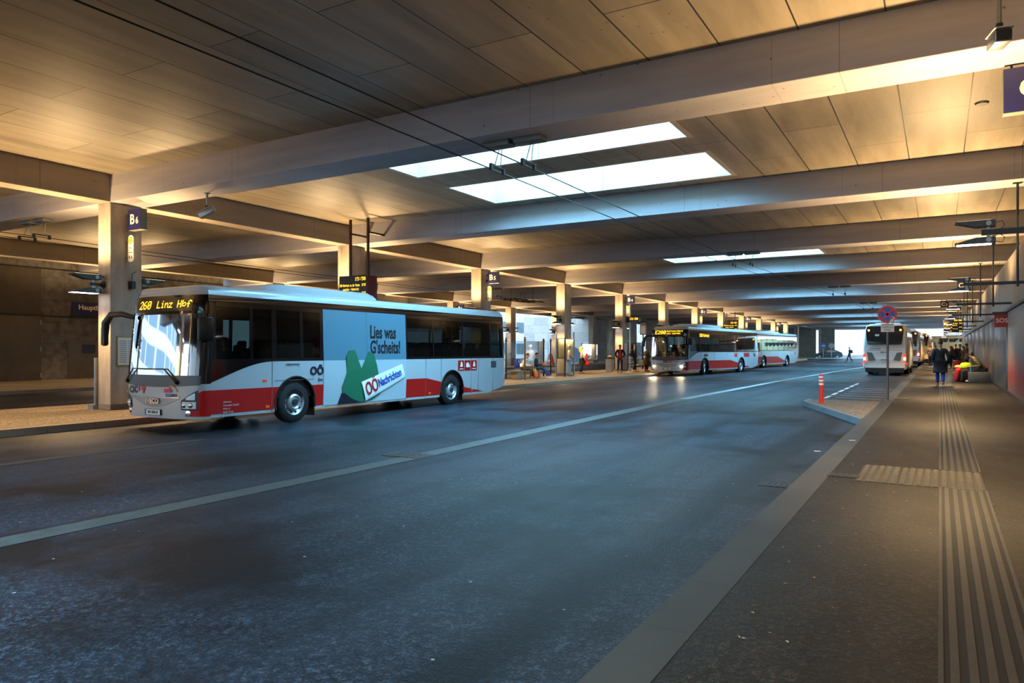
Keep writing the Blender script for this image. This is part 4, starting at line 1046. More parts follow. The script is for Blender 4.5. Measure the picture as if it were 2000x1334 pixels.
    p = MB(); p.rbox(-w*.6, w*.6, L*.3, L*.55, H-.03, H+.12, .06); p.build('roof_unit', m, t)
    return t
coach('coach', 'white coach seen from behind with lit rear lights beyond the sign post', (-2.92, 50.0, .10), -.01, 2.42, 9.5, 3.28, '#f2f5f6')
coach('coach', 'second white coach half hidden behind the first, lit orange along its side', (-2.62, 70.0, .3), -.02, 2.4, 10, 3.2, '#dcd8d0', False, False)
coach('coach', 'pale coach at the end of the row beyond the second coach', (-2.0, 84, .36), -.02, 2.4, 10, 3.1, '#d2b98a', False, False)
# ---------------- people ----------------
M_SKIN = mat('skin', '#b98a6c', .55, var=.05)
def skin_geo(V, E, root, sub=2):
    """V: name -> (co, (ra, rb)); grows one smooth surface over the joints"""
    bm = bmesh.new(); ly = bm.verts.layers.skin.verify(); ix = {}
    for k, (c, r) in V.items():
        v = bm.verts.new(c); v[ly].radius = r if isinstance(r, tuple) else (r, r); v[ly].use_root = k == root; ix[k] = v
    for a, b in E: bm.edges.new((ix[a], ix[b]))
    me = bpy.data.meshes.new('tmp'); bm.to_mesh(me); bm.free()
    o = bpy.data.objects.new('tmp', me); COL.objects.link(o)
    s = o.modifiers.new('s', 'SKIN'); s.branch_smoothing = .6
    d = o.modifiers.new('d', 'SUBSURF'); d.levels = sub
    dg = bpy.context.evaluated_depsgraph_get(); me2 = bpy.data.meshes.new_from_object(o.evaluated_get(dg))
    res = ([tuple(v.co) for v in me2.vertices], [tuple(p.vertices) for p in me2.polygons])
    bpy.data.objects.remove(o); bpy.data.meshes.remove(me); bpy.data.meshes.remove(me2); return res

def base_pose():
    return dict(pel=(0, 0, .95), sp=(0, 0, 1.12), ch=(0, .01, 1.30), nk=(0, .015, 1.48), hb=(0, 0, 1.55), hd=(0, -.015, 1.64), ht=(0, 0, 1.71),
        hl=(.09, 0, .90), kl=(.1, -.02, .50), al=(.1, .03, .09), hr=(-.09, 0, .90), kr=(-.1, -.02, .50), ar=(-.1, .03, .09),
        sl=(.175, .015, 1.41), el=(.225, .04, 1.13), wl=(.21, -.05, .88), sr=(-.175, .015, 1.41), er=(-.225, .04, 1.13), wr=(-.21, -.05, .88))
def walk(p): p.update(kl=(.09, -.14, .52), al=(.09, -.26, .10), kr=(-.09, .03, .50), ar=(-.09, .30, .14), el=(.235, .1, 1.14), wl=(.23, .12, .88), er=(-.235, -.04, 1.14), wr=(-.22, -.16, .9)); return p
def sit(p, h=.46, fwd=.0, lean=.0):
    dz = h+.10-.95
    for k in ('pel', 'sp', 'ch', 'nk', 'hb', 'hd', 'ht', 'sl', 'sr', 'el', 'er', 'wl', 'wr'):
        x, y, z = p[k]; f = max(0, z-.95); p[k] = (x, y-lean*f, z+dz-.12*lean*f)
    p.update(hl=(.09, -.02, h+.07), hr=(-.09, -.02, h+.07), kl=(.11, -.44, h+.05), kr=(-.11, -.44, h+.05), al=(.11, -.46-fwd, .09), ar=(-.11, -.46-fwd*.7, .09),
        wl=(.13, -.36-lean*.2, h+.22), wr=(-.13, -.36-lean*.2, h+.22)); return p

def person(label, loc, rz, pose=None, h=1.75, top='#20242c', legs='#232733', shoes='#2a2624', hair='#2a211b', hairstyle='short', coat=.0, fat=1.0, skirt=None, inner=None, cap=None, group=None, stripes=None, skin_m=None):
    t = thing('person', label, 'person', loc, rz, group); s = h/1.75; p = pose or base_pose()
    t.scale = (s, s, s)
    P = {k: Vector(v) for k, v in p.items()}; f = fat
    V = {'pel': (P['pel'], (.115*f, .095*f)), 'sp': (P['sp'], (.11*f, .09*f)), 'ch': (P['ch'], (.125*f, .1*f)), 'nk': (P['nk'], .055), 'hb': (P['hb'], (.068, .075)), 'hd': (P['hd'], (.074, .092)), 'ht': (P['ht'], (.055, .068))}
    E = [('pel', 'sp'), ('sp', 'ch'), ('ch', 'nk'), ('nk', 'hb'), ('hb', 'hd'), ('hd', 'ht')]
    for q in 'lr':
        dr = (P['w'+q]-P['e'+q]).normalized(); P['m'+q] = P['w'+q] + dr*.075
        ft = Vector((0, -1, 0))
        P['t'+q] = P['a'+q] + ft*.16 + Vector((0, 0, -.055))
        for k, r in (('s', .058), ('e', .044), ('w', .030), ('m', (.042, .024)), ('h', .085*f), ('k', .062), ('a', .045), ('t', .035)): V[k+q] = (P[k+q], r)
        E += [('ch', 's'+q), ('s'+q, 'e'+q), ('e'+q, 'w'+q), ('w'+q, 'm'+q), ('pel', 'h'+q), ('h'+q, 'k'+q), ('k'+q, 'a'+q), ('a'+q, 't'+q)]
    b = MB(); vs, fs = skin_geo(V, E, 'pel'); b.add(vs, fs, 0, True)
    hd = P['hd']; fw = Vector((0, -1, 0)); tilt = (P['ht']-P['hb']); 
    b.ell(hd + Vector((0, -.098, -.012)), (.014, .02, .026), n=8)                                    # nose
    for sx in (1, -1): b.ell(hd + Vector((sx*.078, .005, -.005)), (.012, .02, .032), n=8)               # ears
    b.ell(hd + Vector((0, -.084, -.055)), (.026, .012, .009), 2, 8)                                     # mouth
    for sx in (1, -1): b.ell(hd + Vector((sx*.032, -.084, .022)), (.012, .010, .008), 1, 8)             # eyes
    for q, sx in (('l', 1), ('r', -1)):
        dr = (P['w'+q]-P['e'+q]).normalized(); sd = Vector((sx, 0, 0)); sd = (sd - dr*sd.dot(dr)).normalized(); nn = dr.cross(sd)
        inw = nn if (nn.y < 0) else -nn
        for i, ln in enumerate((.062, .075, .08, .07)):
            o = P['m'+q] + inw*0 + (Vector((0, -1, 0)) - dr*dr.dot(Vector((0, -1, 0)))).normalized()*(.030-.02*i) + dr*.02
            b.tube([o, o+dr*ln*.55 - sd*.008, o+dr*ln*.95 - sd*.03], [.010, .009, .007], 6)
        o = P['w'+q] + dr*.03 + (Vector((0, -1, 0)) - dr*dr.dot(Vector((0, -1, 0)))).normalized()*.034
        b.tube([o, o + dr*.035 + Vector((0, -.024, 0)), o + dr*.068 + Vector((0, -.028, 0)) - sd*.012], [.012, .011, .008], 6)
    b.build('body', [skin_m or M_SKIN, mat('eye_dark', '#1c1512'), mat('lip', '#8a4d43')], t)
    # jacket
    up = (P['sp']-P['pel']).normalized(); hem = P['pel'] - Vector((0, 0, 1))*(.06+coat*.2)
    Vj = {'hem': (hem, (.155*f+coat*.07, .125*f+coat*.06)), 'pel': (P['pel'], (.15*f, .122*f)), 'sp': (P['sp'], (.145*f, .118*f)), 'ch': (P['ch'], (.16*f, .126*f)), 'nk': (P['nk'] - Vector((0, 0, .035)), .082)}
    Ej = [('hem', 'pel'), ('pel', 'sp'), ('sp', 'ch'), ('ch', 'nk')]
    if coat > .5:
        Vj['hem2'] = (P['pel'] - Vector((0, -.01, .42*coat)), (.165*f, .135*f)); Ej.append(('hem2', 'hem'))
    for q in 'lr':
        for k, r in (('s', .082), ('e', .066), ('w', .052)): Vj[k+q] = (P[k+q], r*(.6+.4*f))
        Ej += [('ch', 's'+q), ('s'+q, 'e'+q), ('e'+q, 'w'+q)]
    b = MB(); vs, fs = skin_geo(Vj, Ej, 'hem'); b.add(vs, fs, 0, True); b.build('jacket', mat('cloth'+top, top, .8, var=.12, vs=14), t)
    if inner:
        b = MB(); c = P['ch']; rows = []
        for i in range(7):
            z = P['pel'].z-.05 + (P['nk'].z-.02-P['pel'].z+.05)*i/6; wd = .07+.012*math.sin(i)
            rows.append([Vector((x, P['pel'].y - .165*f + .3*x*x*4 + (.035 if i in (0, 6) else 0) + (.06 if i == 6 else 0), z)) for x in (-wd, -wd/2, 0, wd/2, wd)])
        b.grid(rows, 0, True, flip=True); b.build('sweater', mat('cloth'+inner, inner, .8), t)
    if stripes:
        for q in 'lr':
            b = MB(); a, e_, w_ = P['s'+q], P['e'+q], P['w'+q]; sd = Vector((.075 if q == 'l' else -.075, -.02, 0))
            b.tube([a+sd*.9+Vector((0, 0, .03)), e_+sd*.85, w_+sd*.65], .02, 6); b.build('sleeve_stripe', mat('cloth'+stripes, stripes, .8), t)
    # trousers
    Vt = {'pel': (P['pel'], (.125*f, .105*f))}; Et = []
    for q in 'lr':
        for k, r in (('h', .098*f), ('k', .076), ('a', .066)): Vt[k+q] = (P[k+q] + (Vector((0, .005, .02)) if k == 'a' else Vector()), r)
        Et += [('pel', 'h'+q), ('h'+q, 'k'+q), ('k'+q, 'a'+q)]
    b = MB(); vs, fs = skin_geo(Vt, Et, 'pel'); b.add(vs, fs, 0, True); b.build('trousers', mat('cloth'+legs, legs, .85, var=.15, vs=12), t)
    if skirt:
        b = MB(); b.lathe([(.12, .06), (.155, -.05), (.175, -.2), (.18, -.34), (.17, -.34)], P['pel'], Z_, 18); b.build('skirt', mat('cloth'+skirt, skirt, .8), t)
    for q in 'lr':
        a = P['a'+q]; b = MB(); b.rbox(a.x-.045, a.x+.045, a.y-.20, a.y+.07, a.z-.09, a.z-.01, .03); b.rbox(a.x-.047, a.x+.047, a.y-.205, a.y+.075, a.z-.09, a.z-.066, .01, 1)
        b.build('shoe', [mat('shoe'+shoes, shoes, .6), mat('sole', '#b9b6ae', .7)], t)
    # hair, cap
    hm = mat('hair'+hair, hair, .6, var=.2, vs=20)
    b = MB(); c = hd + Vector((0, .012, .022)); rr = (.088, .104, .092); rows = []
    for i in range(8):
        th = i/7*(1.95 if hairstyle != 'bald' else .9); row = []
        for k in range(17):
            a = 2*PI*k/16; back = .5+.5*math.sin(a); tt = th*(.62+.38*back) if i else 0
            row.append(c + Vector((rr[0]*math.sin(tt)*math.cos(a), rr[1]*math.sin(tt)*math.sin(a), rr[2]*math.cos(tt))))
        rows.append(row)
    b.grid(rows, 0, True)
    if hairstyle == 'long':
        b.tube([c+Vector((0, .03, .03)), c+Vector((0, .07, -.08)), c+Vector((0, .09, -.2)), c+Vector((0, .085, -.32))], [.085, .105, .11, .06], 12)
        for sx in (1, -1): b.tube([c+Vector((sx*.07, .0, 0)), c+Vector((sx*.09, 0, -.14)), c+Vector((sx*.08, -.02, -.28))], [.04, .042, .02], 8)
    b.build('hair', hm, t)
    if cap:
        b = MB(); b.lathe([(.1, -.02), (.102, .03), (.08, .08), (.0, .1)], hd+Vector((0, .005, .055)), Z_, 18); b.rbox(-.07, .07, -.2, -.06, hd.z+.035, hd.z+.05, .006, M=Matrix.Translation((0, hd.y, 0))); b.build('cap', mat('cloth'+cap, cap, .7), t)
    return t
def zg(y, b=.14): return b + g(y)
def backpack(label, loc, rz, col, s=1.0, lean=0.0, strap=True):
    t = thing('backpack', label, 'bag', loc, rz); Mx = Matrix.Rotation(lean, 4, 'X')
    b = MB(); b.rbox(-.16*s, .16*s, -.1*s, .1*s, 0, .46*s, .07*s, M=Mx, seg=3); b.build('sack', mat('bag'+col, col, .75, var=.15), t)
    b = MB(); b.rbox(-.12*s, .12*s, .08*s, .16*s, .05*s, .25*s, .03*s, M=Mx); b.build('pocket', mat('bag'+col, col), t)
    for sx in (1, -1):
        b = MB(); b.tube([Mx @ Vector((sx*.1*s, -.09*s, .42*s)), Mx @ Vector((sx*.12*s, -.2*s, .40*s)), Mx @ Vector((sx*.12*s, -.21*s, .22*s)), Mx @ Vector((sx*.11*s, -.09*s, .08*s))], .018, 6); b.build('strap', M_BLACK, t)
    return t
def tote(label, loc, rz, col, w=.3, h=.34, handle=.25, name='bag'):
    t = thing(name, label, 'bag', loc, rz)
    rows = []
    for z, sx, sy in ((0, .8, .35), (.03, .98, .5), (h*.4, 1.0, .55), (h*.8, .86, .32), (h, .62, .12)):
        rows.append([Vector((w/2*sx*math.cos(a)*(1+.08*math.sin(5*a+z*9)), w/2*sy*math.sin(a), z)) for a in [2*PI*k/16 for k in range(17)]])
    b = MB(); b.grid(rows, 0, True); b.add(rows[0][:16], [tuple(reversed(range(16)))]); b.build('sack', mat('bag'+col, col, .6, var=.12), t)
    b = MB()
    for sy in (1, -1): b.tube([(-w*.22, sy*.02, h-.02), (-.04, sy*.015, h+handle*.7), (0, 0, h+handle), (.04, sy*.015, h+handle*.7), (w*.22, sy*.02, h-.02)], .008, 6)
    b.build('handle', mat('bag'+col, col), t); return t
FR = 2.10     # heading that faces the picture's right from the viewer (local front is -y)

# waiting at the bus island
y = 43.76; q = base_pose(); q.update(wl=(.17, -.1, .93), wr=(-.17, -.1, .93), el=(.29, .06, 1.15), er=(-.29, .06, 1.15), ar=(-.13, -.1, .09))
person('man in open navy jacket over a red sweater, hands in pockets', (-17.65, y, zg(y)), .35, q, 1.8, '#16263a', '#1a2440', '#3a3022', '#17120f', inner='#d21f12', fat=1.08)
y = 40.57; q = base_pose(); q.update(wl=(.1, -.26, 1.12), wr=(-.16, -.2, 1.0), ar=(-.09, .12, .09))
person('blonde woman in cream jacket and black skirt holding a red bag', (-18.86, y, zg(y)), FR, q, 1.7, '#cdbd9a', '#14151c', '#1b1818', '#e2b64a', 'long', skirt='#17181b')
tote('red shopping bag hanging from the blonde woman’s hand', (-18.60, y+.15, zg(y)+.53), FR+1.2, '#d42115', .32, .34, .1)
backpack('red rucksack held against the blonde woman’s chest', (-18.60, y+.15, zg(y)+.92), FR, '#c81a12', .72)
y = 37.58; q = base_pose(); q.update(wl=(.05, -.24, 1.0), wr=(-.05, -.24, 1.0), el=(.24, -.02, 1.14), er=(-.24, -.02, 1.14))
person('man in white cap and pale jacket with red sleeve stripes beside the poster case', (-17.98, 37.05, zg(y)), FR, q, 1.76, '#c9c6be', '#7f9bb4', '#3b2a24', '#c9c0b0', cap='#e6dfd0', stripes='#a51e1c')
y = 46.08; q = base_pose(); q.update(al=(.08, -.06, .09), ar=(-.08, .12, .09))
person('young man in black with white trainers waiting beside the B 4 column', (-17.53, y, zg(y)), FR, q, 1.86, '#14161c', '#111216', '#e8e6e0', '#3a2a1e')
backpack('navy backpack on the back of the young man in black', (-17.53-.19, y-.12, zg(y)+1.0), FR, '#1c2140', 1.0)
y = 46.6; q = base_pose(); q.update(hd=(0, -.04, 1.63), wl=(.12, -.3, 1.05), wr=(-.12, -.3, 1.05))
person('person in long olive coat boarding beside the lit headlight', (-16.9, y, zg(y)), FR+.5, q, 1.66, '#4a4230', '#26231f', '#22262c', '#4d3a2c', coat=1.0, fat=1.1)
tote('cream plastic bag beside the person in the olive coat', (-17.2, y-.3, zg(y)+.42), .4, '#d8cfae', .34, .36, .12)
y = 48.6
person('person in dark coat half hidden by the front of the second bus', (-16.9, y, zg(y)), FR, base_pose(), 1.72, '#1d222c', '#1c1d22', hair='#3b2b22')

# seated pair and their things
def bench(label, loc, rz, w=2.2):
    t = thing('bench', label, 'bench', loc, rz)
    for z, d in ((.40, .0),):
        for i in range(3):
            b = MB(); b.rbox(-w/2, w/2, -.22+i*.15, -.09+i*.15, .39, .44, .008); b.build('seat_slat', mat('bench_wood', '#8d7a5c', .6, var=.15), t)
    for x in (-w*.36, w*.36):
        b = MB(); b.rbox(x-.28, x+.28, -.18, .18, 0, .39, .02); b.build('base', mat('bench_block', '#8c7d66', .7, var=.12), t)
    return t
y = 33.2; bench('wooden bench with block feet behind the first bus', (-18.62, y, zg(y)), PI/2, 2.7)
q = sit(base_pose(), .46, .02, .35)
person('seated person in cream jacket leaning forward on the bench', (-18.55, 32.75, zg(y)), PI/2+.25, q, 1.74, '#c9c2ad', '#3f3a33', '#2a2724', '#2e2119')
backpack('blue backpack worn by the seated person in cream', (-18.82, 32.70, zg(y)+.58), PI/2+.25, '#20379a', .95, -.3)
q = sit(base_pose(), .46, .30, .12)
person('seated person in dark jacket with legs stretched out on the bench', (-18.5, 34.0, zg(y)), PI/2+.35, q, 1.76, '#2a2320', '#2c4a7c', '#e6e2d6', '#17110e')
tote('brown leather bag on the lap of the seated person in dark', (-18.12, 34.12, zg(y)+.62), PI/2, '#a0501c', .36, .22, .02, 'handbag')
tote('yellow shopping bag between the two seated people', (-18.2, 33.3, zg(y)), .8, '#e0bd1c', .3, .5, .08)
tote('orange shopping bag standing at the feet of the seated pair', (-17.95, 33.0, zg(y)), .3, '#d0601c', .28, .42, .08)

# walker and platform crowd
y = 34.48; q = walk(base_pose()); q.update(wl=(.2, .0, .88), el=(.27, .06, 1.12), wr=(-.26, -.02, .86), er=(-.30, .06, 1.12))
person('man seen from behind walking in dark padded jacket and blue jeans', (.02, y, zg(y)), PI, q, 1.85, '#15181d', '#1f47a0', '#8a4a2a', '#241b15', coat=.7, fat=1.3)
tote('white plastic bag hanging from the walking man’s right hand', (.34, y+.02, zg(y)+.13), .2, '#dfe3e6', .32, .42, .34)
b = MB(); b.rbox(-.42, .42, -.28, .28, 0, .48, .02); tag(b.build('concrete_block', mat('grey_block', '#5d5a52', .7, var=.15), loc=(1.52, 38.6, zg(38.6))), 'grey concrete seat block against the right wall', 'block')
q = sit(base_pose(), .46, .05, .75)
person('man hunched forward on the concrete block by the wall', (1.72, 38.6, zg(38.6)+.03), -PI/2-.2, q, 1.74, '#4a4326', '#1b1a18', '#d0cac0', '#201711', cap='#191714', fat=1.15)
backpack('large red backpack on the floor beside the concrete block', (.78, 39.3, zg(39.3)), .4, '#b0141c', 1.45, .35)
backpack('black backpack leaning between red backpack and concrete block', (1.02, 38.75, zg(38.7)), .2, '#17181a', 1.3, .1)
tote('lime green bag lying on the luggage beside the hunched man', (1.02, 38.9, zg(38.8)+.62), .1, '#a8c21a', .5, .26, .02)
tote('tan bundle on top of the large red backpack', (.78, 39.25, zg(39.3)+.62), .1, '#c9a468', .42, .14, .01)
b = MB(); b.lathe([(0, 0), (.035, 0), (.036, .15), (.014, .2), (.014, .23), (0, .23)], (0, 0, 0), Z_, 14); tag(b.build('bottle', mat('bottle_blue', '#2f6fae', .2), loc=(1.2, 38.45, zg(38.5)+.48)), 'blue drinks bottle on the concrete block', 'bottle')
for (x, y, rz, h, top, legs, lab, st) in [
    (-.62, 66, 2.6, 1.7, '#5a4a3c', '#1b1c22', 'person in brown jacket left of the walking man, white shoes', {'shoes': '#d9dde0'}),
    (-.30, 68, 2.9, 1.74, '#1a2238', '#15161c', 'person in navy coat just behind the brown jacket', {}),
    (.72, 62.9, -1.2, 1.68, '#3a2c26', '#17171a', 'woman in brown coat with bright scarf in the waiting crowd', {'hairstyle': 'long', 'hair': '#8a5a34', 'inner': '#c98a6a'}),
    (1.02, 64.0, 2.7, 1.82, '#15161a', '#141b30', 'tall man in black jacket and blue trousers in the waiting crowd', {'fat': 1.15}),
    (1.28, 62.2, 1.4, 1.8, '#1c1a18', '#151518', 'man in black coat turned left toward the woman with the scarf', {'coat': .7}),
    (1.42, 59.5, 2.4, 1.66, '#4b4228', '#57492c', 'person in olive jacket and khaki trousers nearest in the crowd', {}),
    (1.68, 62.5, 2.0, 1.85, '#16171b', '#1a1a1e', 'man in dark coat standing against the wall behind the crowd', {})]:
    q = base_pose(); q.update(al=(.1, -.05, .09), wl=(.16, -.2, 1.0))
    person(lab, (x, y, zg(y)), rz, q, h, top, legs, **st)
tote('grey shoulder bag of the person in olive', (1.62, 59.25, zg(59)+.75), .6, '#7a766c', .36, .4, .3)
t = thing('suitcase', 'red suitcase standing beside the person in olive', 'suitcase', (1.06, 60.4, zg(60)))
b = MB(); b.rbox(-.22, .22, -.13, .13, .06, .66, .04); b.build('shell', mat('suitcase_red', '#a8161c', .4), t)
b = MB(); b.tube([(-.1, .08, .64), (-.1, .08, .98), (.1, .08, .98), (.1, .08, .64)], .012, 6); b.build('handle', M_STEEL, t)
for x in (-.16, .16):
    b = MB(); b.cyl((x-.015, 0, .03), (x+.015, 0, .03), .03, n=10); b.build('wheel', M_BLACK, t)
y = 95; person('pedestrian with backpack crossing the bright exit', (-9.25, y, g(y)), -1.9, walk(base_pose()), 1.78, '#2a2f52', '#23294a', '#33281f', '#1d1a20')
backpack('brown backpack of the pedestrian at the exit', (-9.04, y+.06, g(y)+1.02), -1.9, '#5a4634', .95)
y = 97; person('second pedestrian at the exit half behind the white coach', (-7.6, y, g(y)), 1.9, walk(base_pose()), 1.74, '#3a3560', '#2a2a48', '#33281f', '#1d1a20')
# drivers
def in_bus(bx, by, a, x, y): return bx + x*math.cos(a) - y*math.sin(a), by + x*math.sin(a) + y*math.cos(a)
x, y = in_bus(BX1, BY1, 0, .62, 1.32); q = sit(base_pose(), .46, .0, .05)
person('driver in the first bus, a dark shape behind the side window', (x, y, g(12)+.62), 0, q, 1.75, '#20262c', '#1a1a1e')
x, y = in_bus(-14.55, 43.78, B2A, .62, 1.32); q = sit(base_pose(), .46, .0, .25); q.update(wl=(.15, -.45, .82), wr=(-.1, -.45, .82))
person('driver of the second bus in a white shirt at the wheel', (x, y, g(48)+.62), B2A, q, 1.75, '#d8d5cc', '#1a1a1e', hair='#6b6259')
# ---------------- shelter on the bus island ----------------
M_SGL = glass('shelter_glass', (.9, .97, 1.0), .12, .92)
M_POSTB = mat('bronze_post', '#6f5a3c', .4, .6)
def post(parent, x, y, z0, z1, m=M_STEEL, r=.04):
    b = MB(); b.cyl((x, y, z0), (x, y, z1), r, n=12); b.cyl((x, y, z1), (x, y, z1+.05), r*1.2, r*.6, n=12)
    b.cyl((x-.07, y, z1-.1), (x+.07, y, z1-.1), .025, n=8); b.build('post', m, parent)
def screen(name, label, pts, h, group=None):
    x0, y0 = pts[0]; t = thing(name, label, 'glass screen', (x0, y0, zg(y0)), 0, group)
    for i, (x, y) in enumerate(pts): post(t, x-x0, y-y0, g(y)-g(y0), 2.08+g(y)-g(y0))
    for (xa, ya), (xb, yb) in zip(pts, pts[1:]):
        d = Vector((xb-xa, yb-ya, 0)); L_ = d.length; d /= L_
        b = MB(); o = Vector((xa-x0, ya-y0, g(ya)-g(y0))); a, c = o+d*.08, o+d*(L_-.08); n_ = Vector((-d.y, d.x, 0))*.006
        zs = (.3, h); v = [p+n_*s+Vector((0, 0, z)) for s in (1, -1) for z in zs for p in (a, c)]
        b.add(v, [(0,1,3,2), (4,6,7,5), (0,2,6,4), (1,5,7,3), (2,3,7,6), (0,4,5,1)]); b.build('glass_pane', M_SGL, t)
        b = MB(); b.cyl(o+d*.04+Vector((0, 0, .32)), o+d*(L_-.04)+Vector((0, 0, .32)), .04, n=8); b.build('kick_rail', mat('kick_rail_wood', '#7d6f58', .5), t)
    return t
screen('glass_screen', 'long glass wind screen on dark posts behind the bench', [(-19.25, 28.2), (-19.25, 32.2), (-19.25, 36.3)], 1.98)
for x, y, m, lb in ((-17.89, 31.76, M_POSTB, 'brown shelter post standing in front of the seated person in cream'), (-17.92, 36.35, M_STEEL, 'dark shelter post just left of the man in the white cap')):
    b = MB(); b.cyl((0, 0, 0), (0, 0, 2.1), .045, n=12); b.cyl((0, 0, 2.1), (0, 0, 2.15), .055, .03, n=12); b.cyl((-.08, 0, 2.0), (.08, 0, 2.0), .028, n=8); tag(b.build('shelter_post', m, loc=(x, y, zg(y))), lb, 'post')
screen('glass_screen', 'short glass screen standing against the poster case', [(-19.25, 36.35), (-18.85, 36.42)], 2.0)
screen('glass_screen', 'glass screen on the far platform beside the blue hoarding', [(-31.6, 68.0), (-31.6, 72.0)], 2.0)
screen('glass_screen', 'glass screen beside the column behind the young man in black', [(-19.2, 49.0), (-19.2, 52.0)], 2.0)
t = thing('poster_case', 'lit poster case on two grey posts behind the man in the white cap', 'poster case', (-18.68, 36.78, zg(37)), -.406)
for y in (0, 1.31):
    b = MB(); b.cyl((0, y, 0), (0, y, 2.5), .045, n=12); b.build('post', M_GALV, t)
b = MB(); b.rbox(-.09, .07, .05, 1.26, .98, 2.13, .02); b.build('case', mat('case_bronze', '#8a7440', .4, .5), t)
b = MB(); b.box(.07, .078, .11, 1.2, 1.03, 2.08); s = b.build('poster_sheet', mat('poster_paper', '#9c8c5f', .5, var=.1), t)
b = MB()
for i in range(8): b.box(.078, .08, .2, .9, 1.1+i*.09, 1.125+i*.09)
b.build('print', mat('print_brown', '#7d6c45', .6), s)
b = MB(); b.box(.08, .11, .14, 1.18, 2.03, 2.07); b.build('light_strip', mat('strip_light', '#ffe7b0', .3, emit=(1, .8, .45, 1), es=8), t)
ld = bpy.data.lights.new('strip_lamp', 'AREA'); ld.shape = 'RECTANGLE'; ld.size = .1; ld.size_y = 1.0; ld.energy = 8; ld.color = (1, .75, .4)
lo = bpy.data.objects.new('strip_lamp', ld); COL.objects.link(lo); lo.parent = t; lo.location = (.15, .65, 2.02)
for x, y, lb in ((-19.72, 47.45, 'pale litter bin with orange top beside the B 4 column'),):
    t = thing('litter_bin', lb, 'bin', (x+.9, y-2.6, zg(y)))
    b = MB(); b.rbox(-.22, .22, -.2, .2, .04, .86, .02); b.build('body', mat('bin_grey', '#b9bcb9', .45, var=.15), t)
    b = MB(); b.rbox(-.24, .24, -.22, .22, .86, .93, .02); b.build('rim', M_STEEL, t)
    b = MB(); b.ell((0, 0, .96), (.16, .14, .12)); b.build('bag', mat('bin_bag_orange', '#d08a2a', .6), t)
y = 61.0; t = thing('warning_stand', 'orange folding warning stand on the far platform', 'sign', (-31.6, y, zg(y)))
for sg in (1, -1):
    b = MB(); b.add([(-.32, sg*.28, 0), (.32, sg*.28, 0), (.16, sg*.03, 1.05), (-.16, sg*.03, 1.05), (-.32, sg*.28+.02, 0), (.32, sg*.28+.02, 0), (.16, sg*.03+.02, 1.05), (-.16, sg*.03+.02, 1.05)],
                    [(0,1,2,3), (7,6,5,4), (0,4,5,1), (1,5,6,2), (2,6,7,3), (3,7,4,0)]); b.build('board', mat('warning_orange', '#d8562a', .5), t)
b = MB(); b.box(-.2, .2, -.32, -.2, .3, .5, M=Matrix.Rotation(0, 4, 'X')); b.build('stripe', M_SIGNW, t)
t = thing('hoarding', 'blue sloped hoarding beyond the far platform', 'hoarding', (-37.5, 76.5, zg(76)))
b = MB(); b.prism([(0, 0), (3.4, 0), (3.4, .5), (0, 2.2)], (0, 0, 0), X_, Z_, -.2); b.build('panel', mat('hoarding_blue', '#41607a', .5), t)
b = MB(); b.box(.1, .2, -.1, 0, 0, 2.3); b.build('post', M_STEEL, t)
t = thing('info_pillar', 'arched white information pillar behind the B 4 column', 'sign', (-19.75, 53.6, zg(53)))
po = [(-.25, 1.5), (.25, 1.5)] + [(.25*math.cos(a), 2.2+.25*math.sin(a)) for a in [i*PI/12 for i in range(13)]]
b = MB(); b.prism(po, (0, .1, 1.1), X_, Z_, .06); b.build('panel', mat('pillar_frame', '#8b8478', .5), t)
b = MB(); b.box(-.2, .2, .02, .042, 2.68, 3.3); b.build('face', M_SIGNW, t)
b = MB(); b.cyl((0, .07, 0), (0, .07, 2.7), .05, n=10); b.build('post', M_STEEL, t)
# tall white post at the column
b = MB(); b.cyl((0, 0, 0), (0, 0, ZB-zg(45.6)), .06, n=12); tag(b.build('downpipe', M_WHITE, loc=(-18.43, 47.5, zg(45.6))), 'white downpipe behind the B 4 column', 'pipe')

# ---------------- overhead trolley wires ----------------
def wire(label, pts, r=.011):
    b = MB(); b.tube(pts, r, 6); return tag(b.build('trolley_wire', mat('wire_dark', '#15161a', .4, .4)), label, 'wire', None)
def clamp(label, x, y, z, top):
    t = thing('wire_clamp', label, 'clamp', (x, y, z), 0, 'trolley wire clamps under the beams')
    b = MB(); b.box(-.02, .02, -.24, .24, .07, .1); b.box(-.025, .025, -.25, -.18, -.02, .1); b.box(-.025, .025, .18, .25, -.02, .1); b.build('bracket', M_BLACK, t)
    b = MB(); b.tube([(0, -.1, .08), (.05, .0, top-z-.1)], .009, 5); b.tube([(0, .1, .08), (.05, .08, top-z-.1)], .009, 5); b.build('tie', M_GALV, t)
    b = MB(); b.rbox(-.26, .30, -.12, .16, top-z-.1, top-z, .015); b.build('ceiling_plate', mat('grey_plate', '#5d6360', .5, .3), t)
WX = ((-7.06, 'left'), (-6.40, 'right'))
far = [(27, 0), (36.5, .5), (45.5, 1.5), (54.3, 2.0), (72, 1.7), (101, 1.0), (125, 1.4)]
for x, nm in WX:
    wire('%s of the two dark trolley wires over the bus road' % nm, [(x, YN, 4.98), (x, 11.5, 5.0)] + [(x+dx, y, 5.0+.004*max(0, y-60)) for y, dx in far])
    for y, dx in [(11.5, 0), (29.1, .1), (46.9, 1.6), (64, 1.85)]:
        clamp('trolley wire clamp on the %s wire %s' % (nm, {11.5: 'under the front beam by the rooflight', 29.1: 'at the second rooflight', 46.9: 'beyond the second rooflight', 64: 'far down the road'}[y]), x+dx, y, 5.0, ZB)
AX = ((-23.2, 'near'), (-24.0, 'far'))
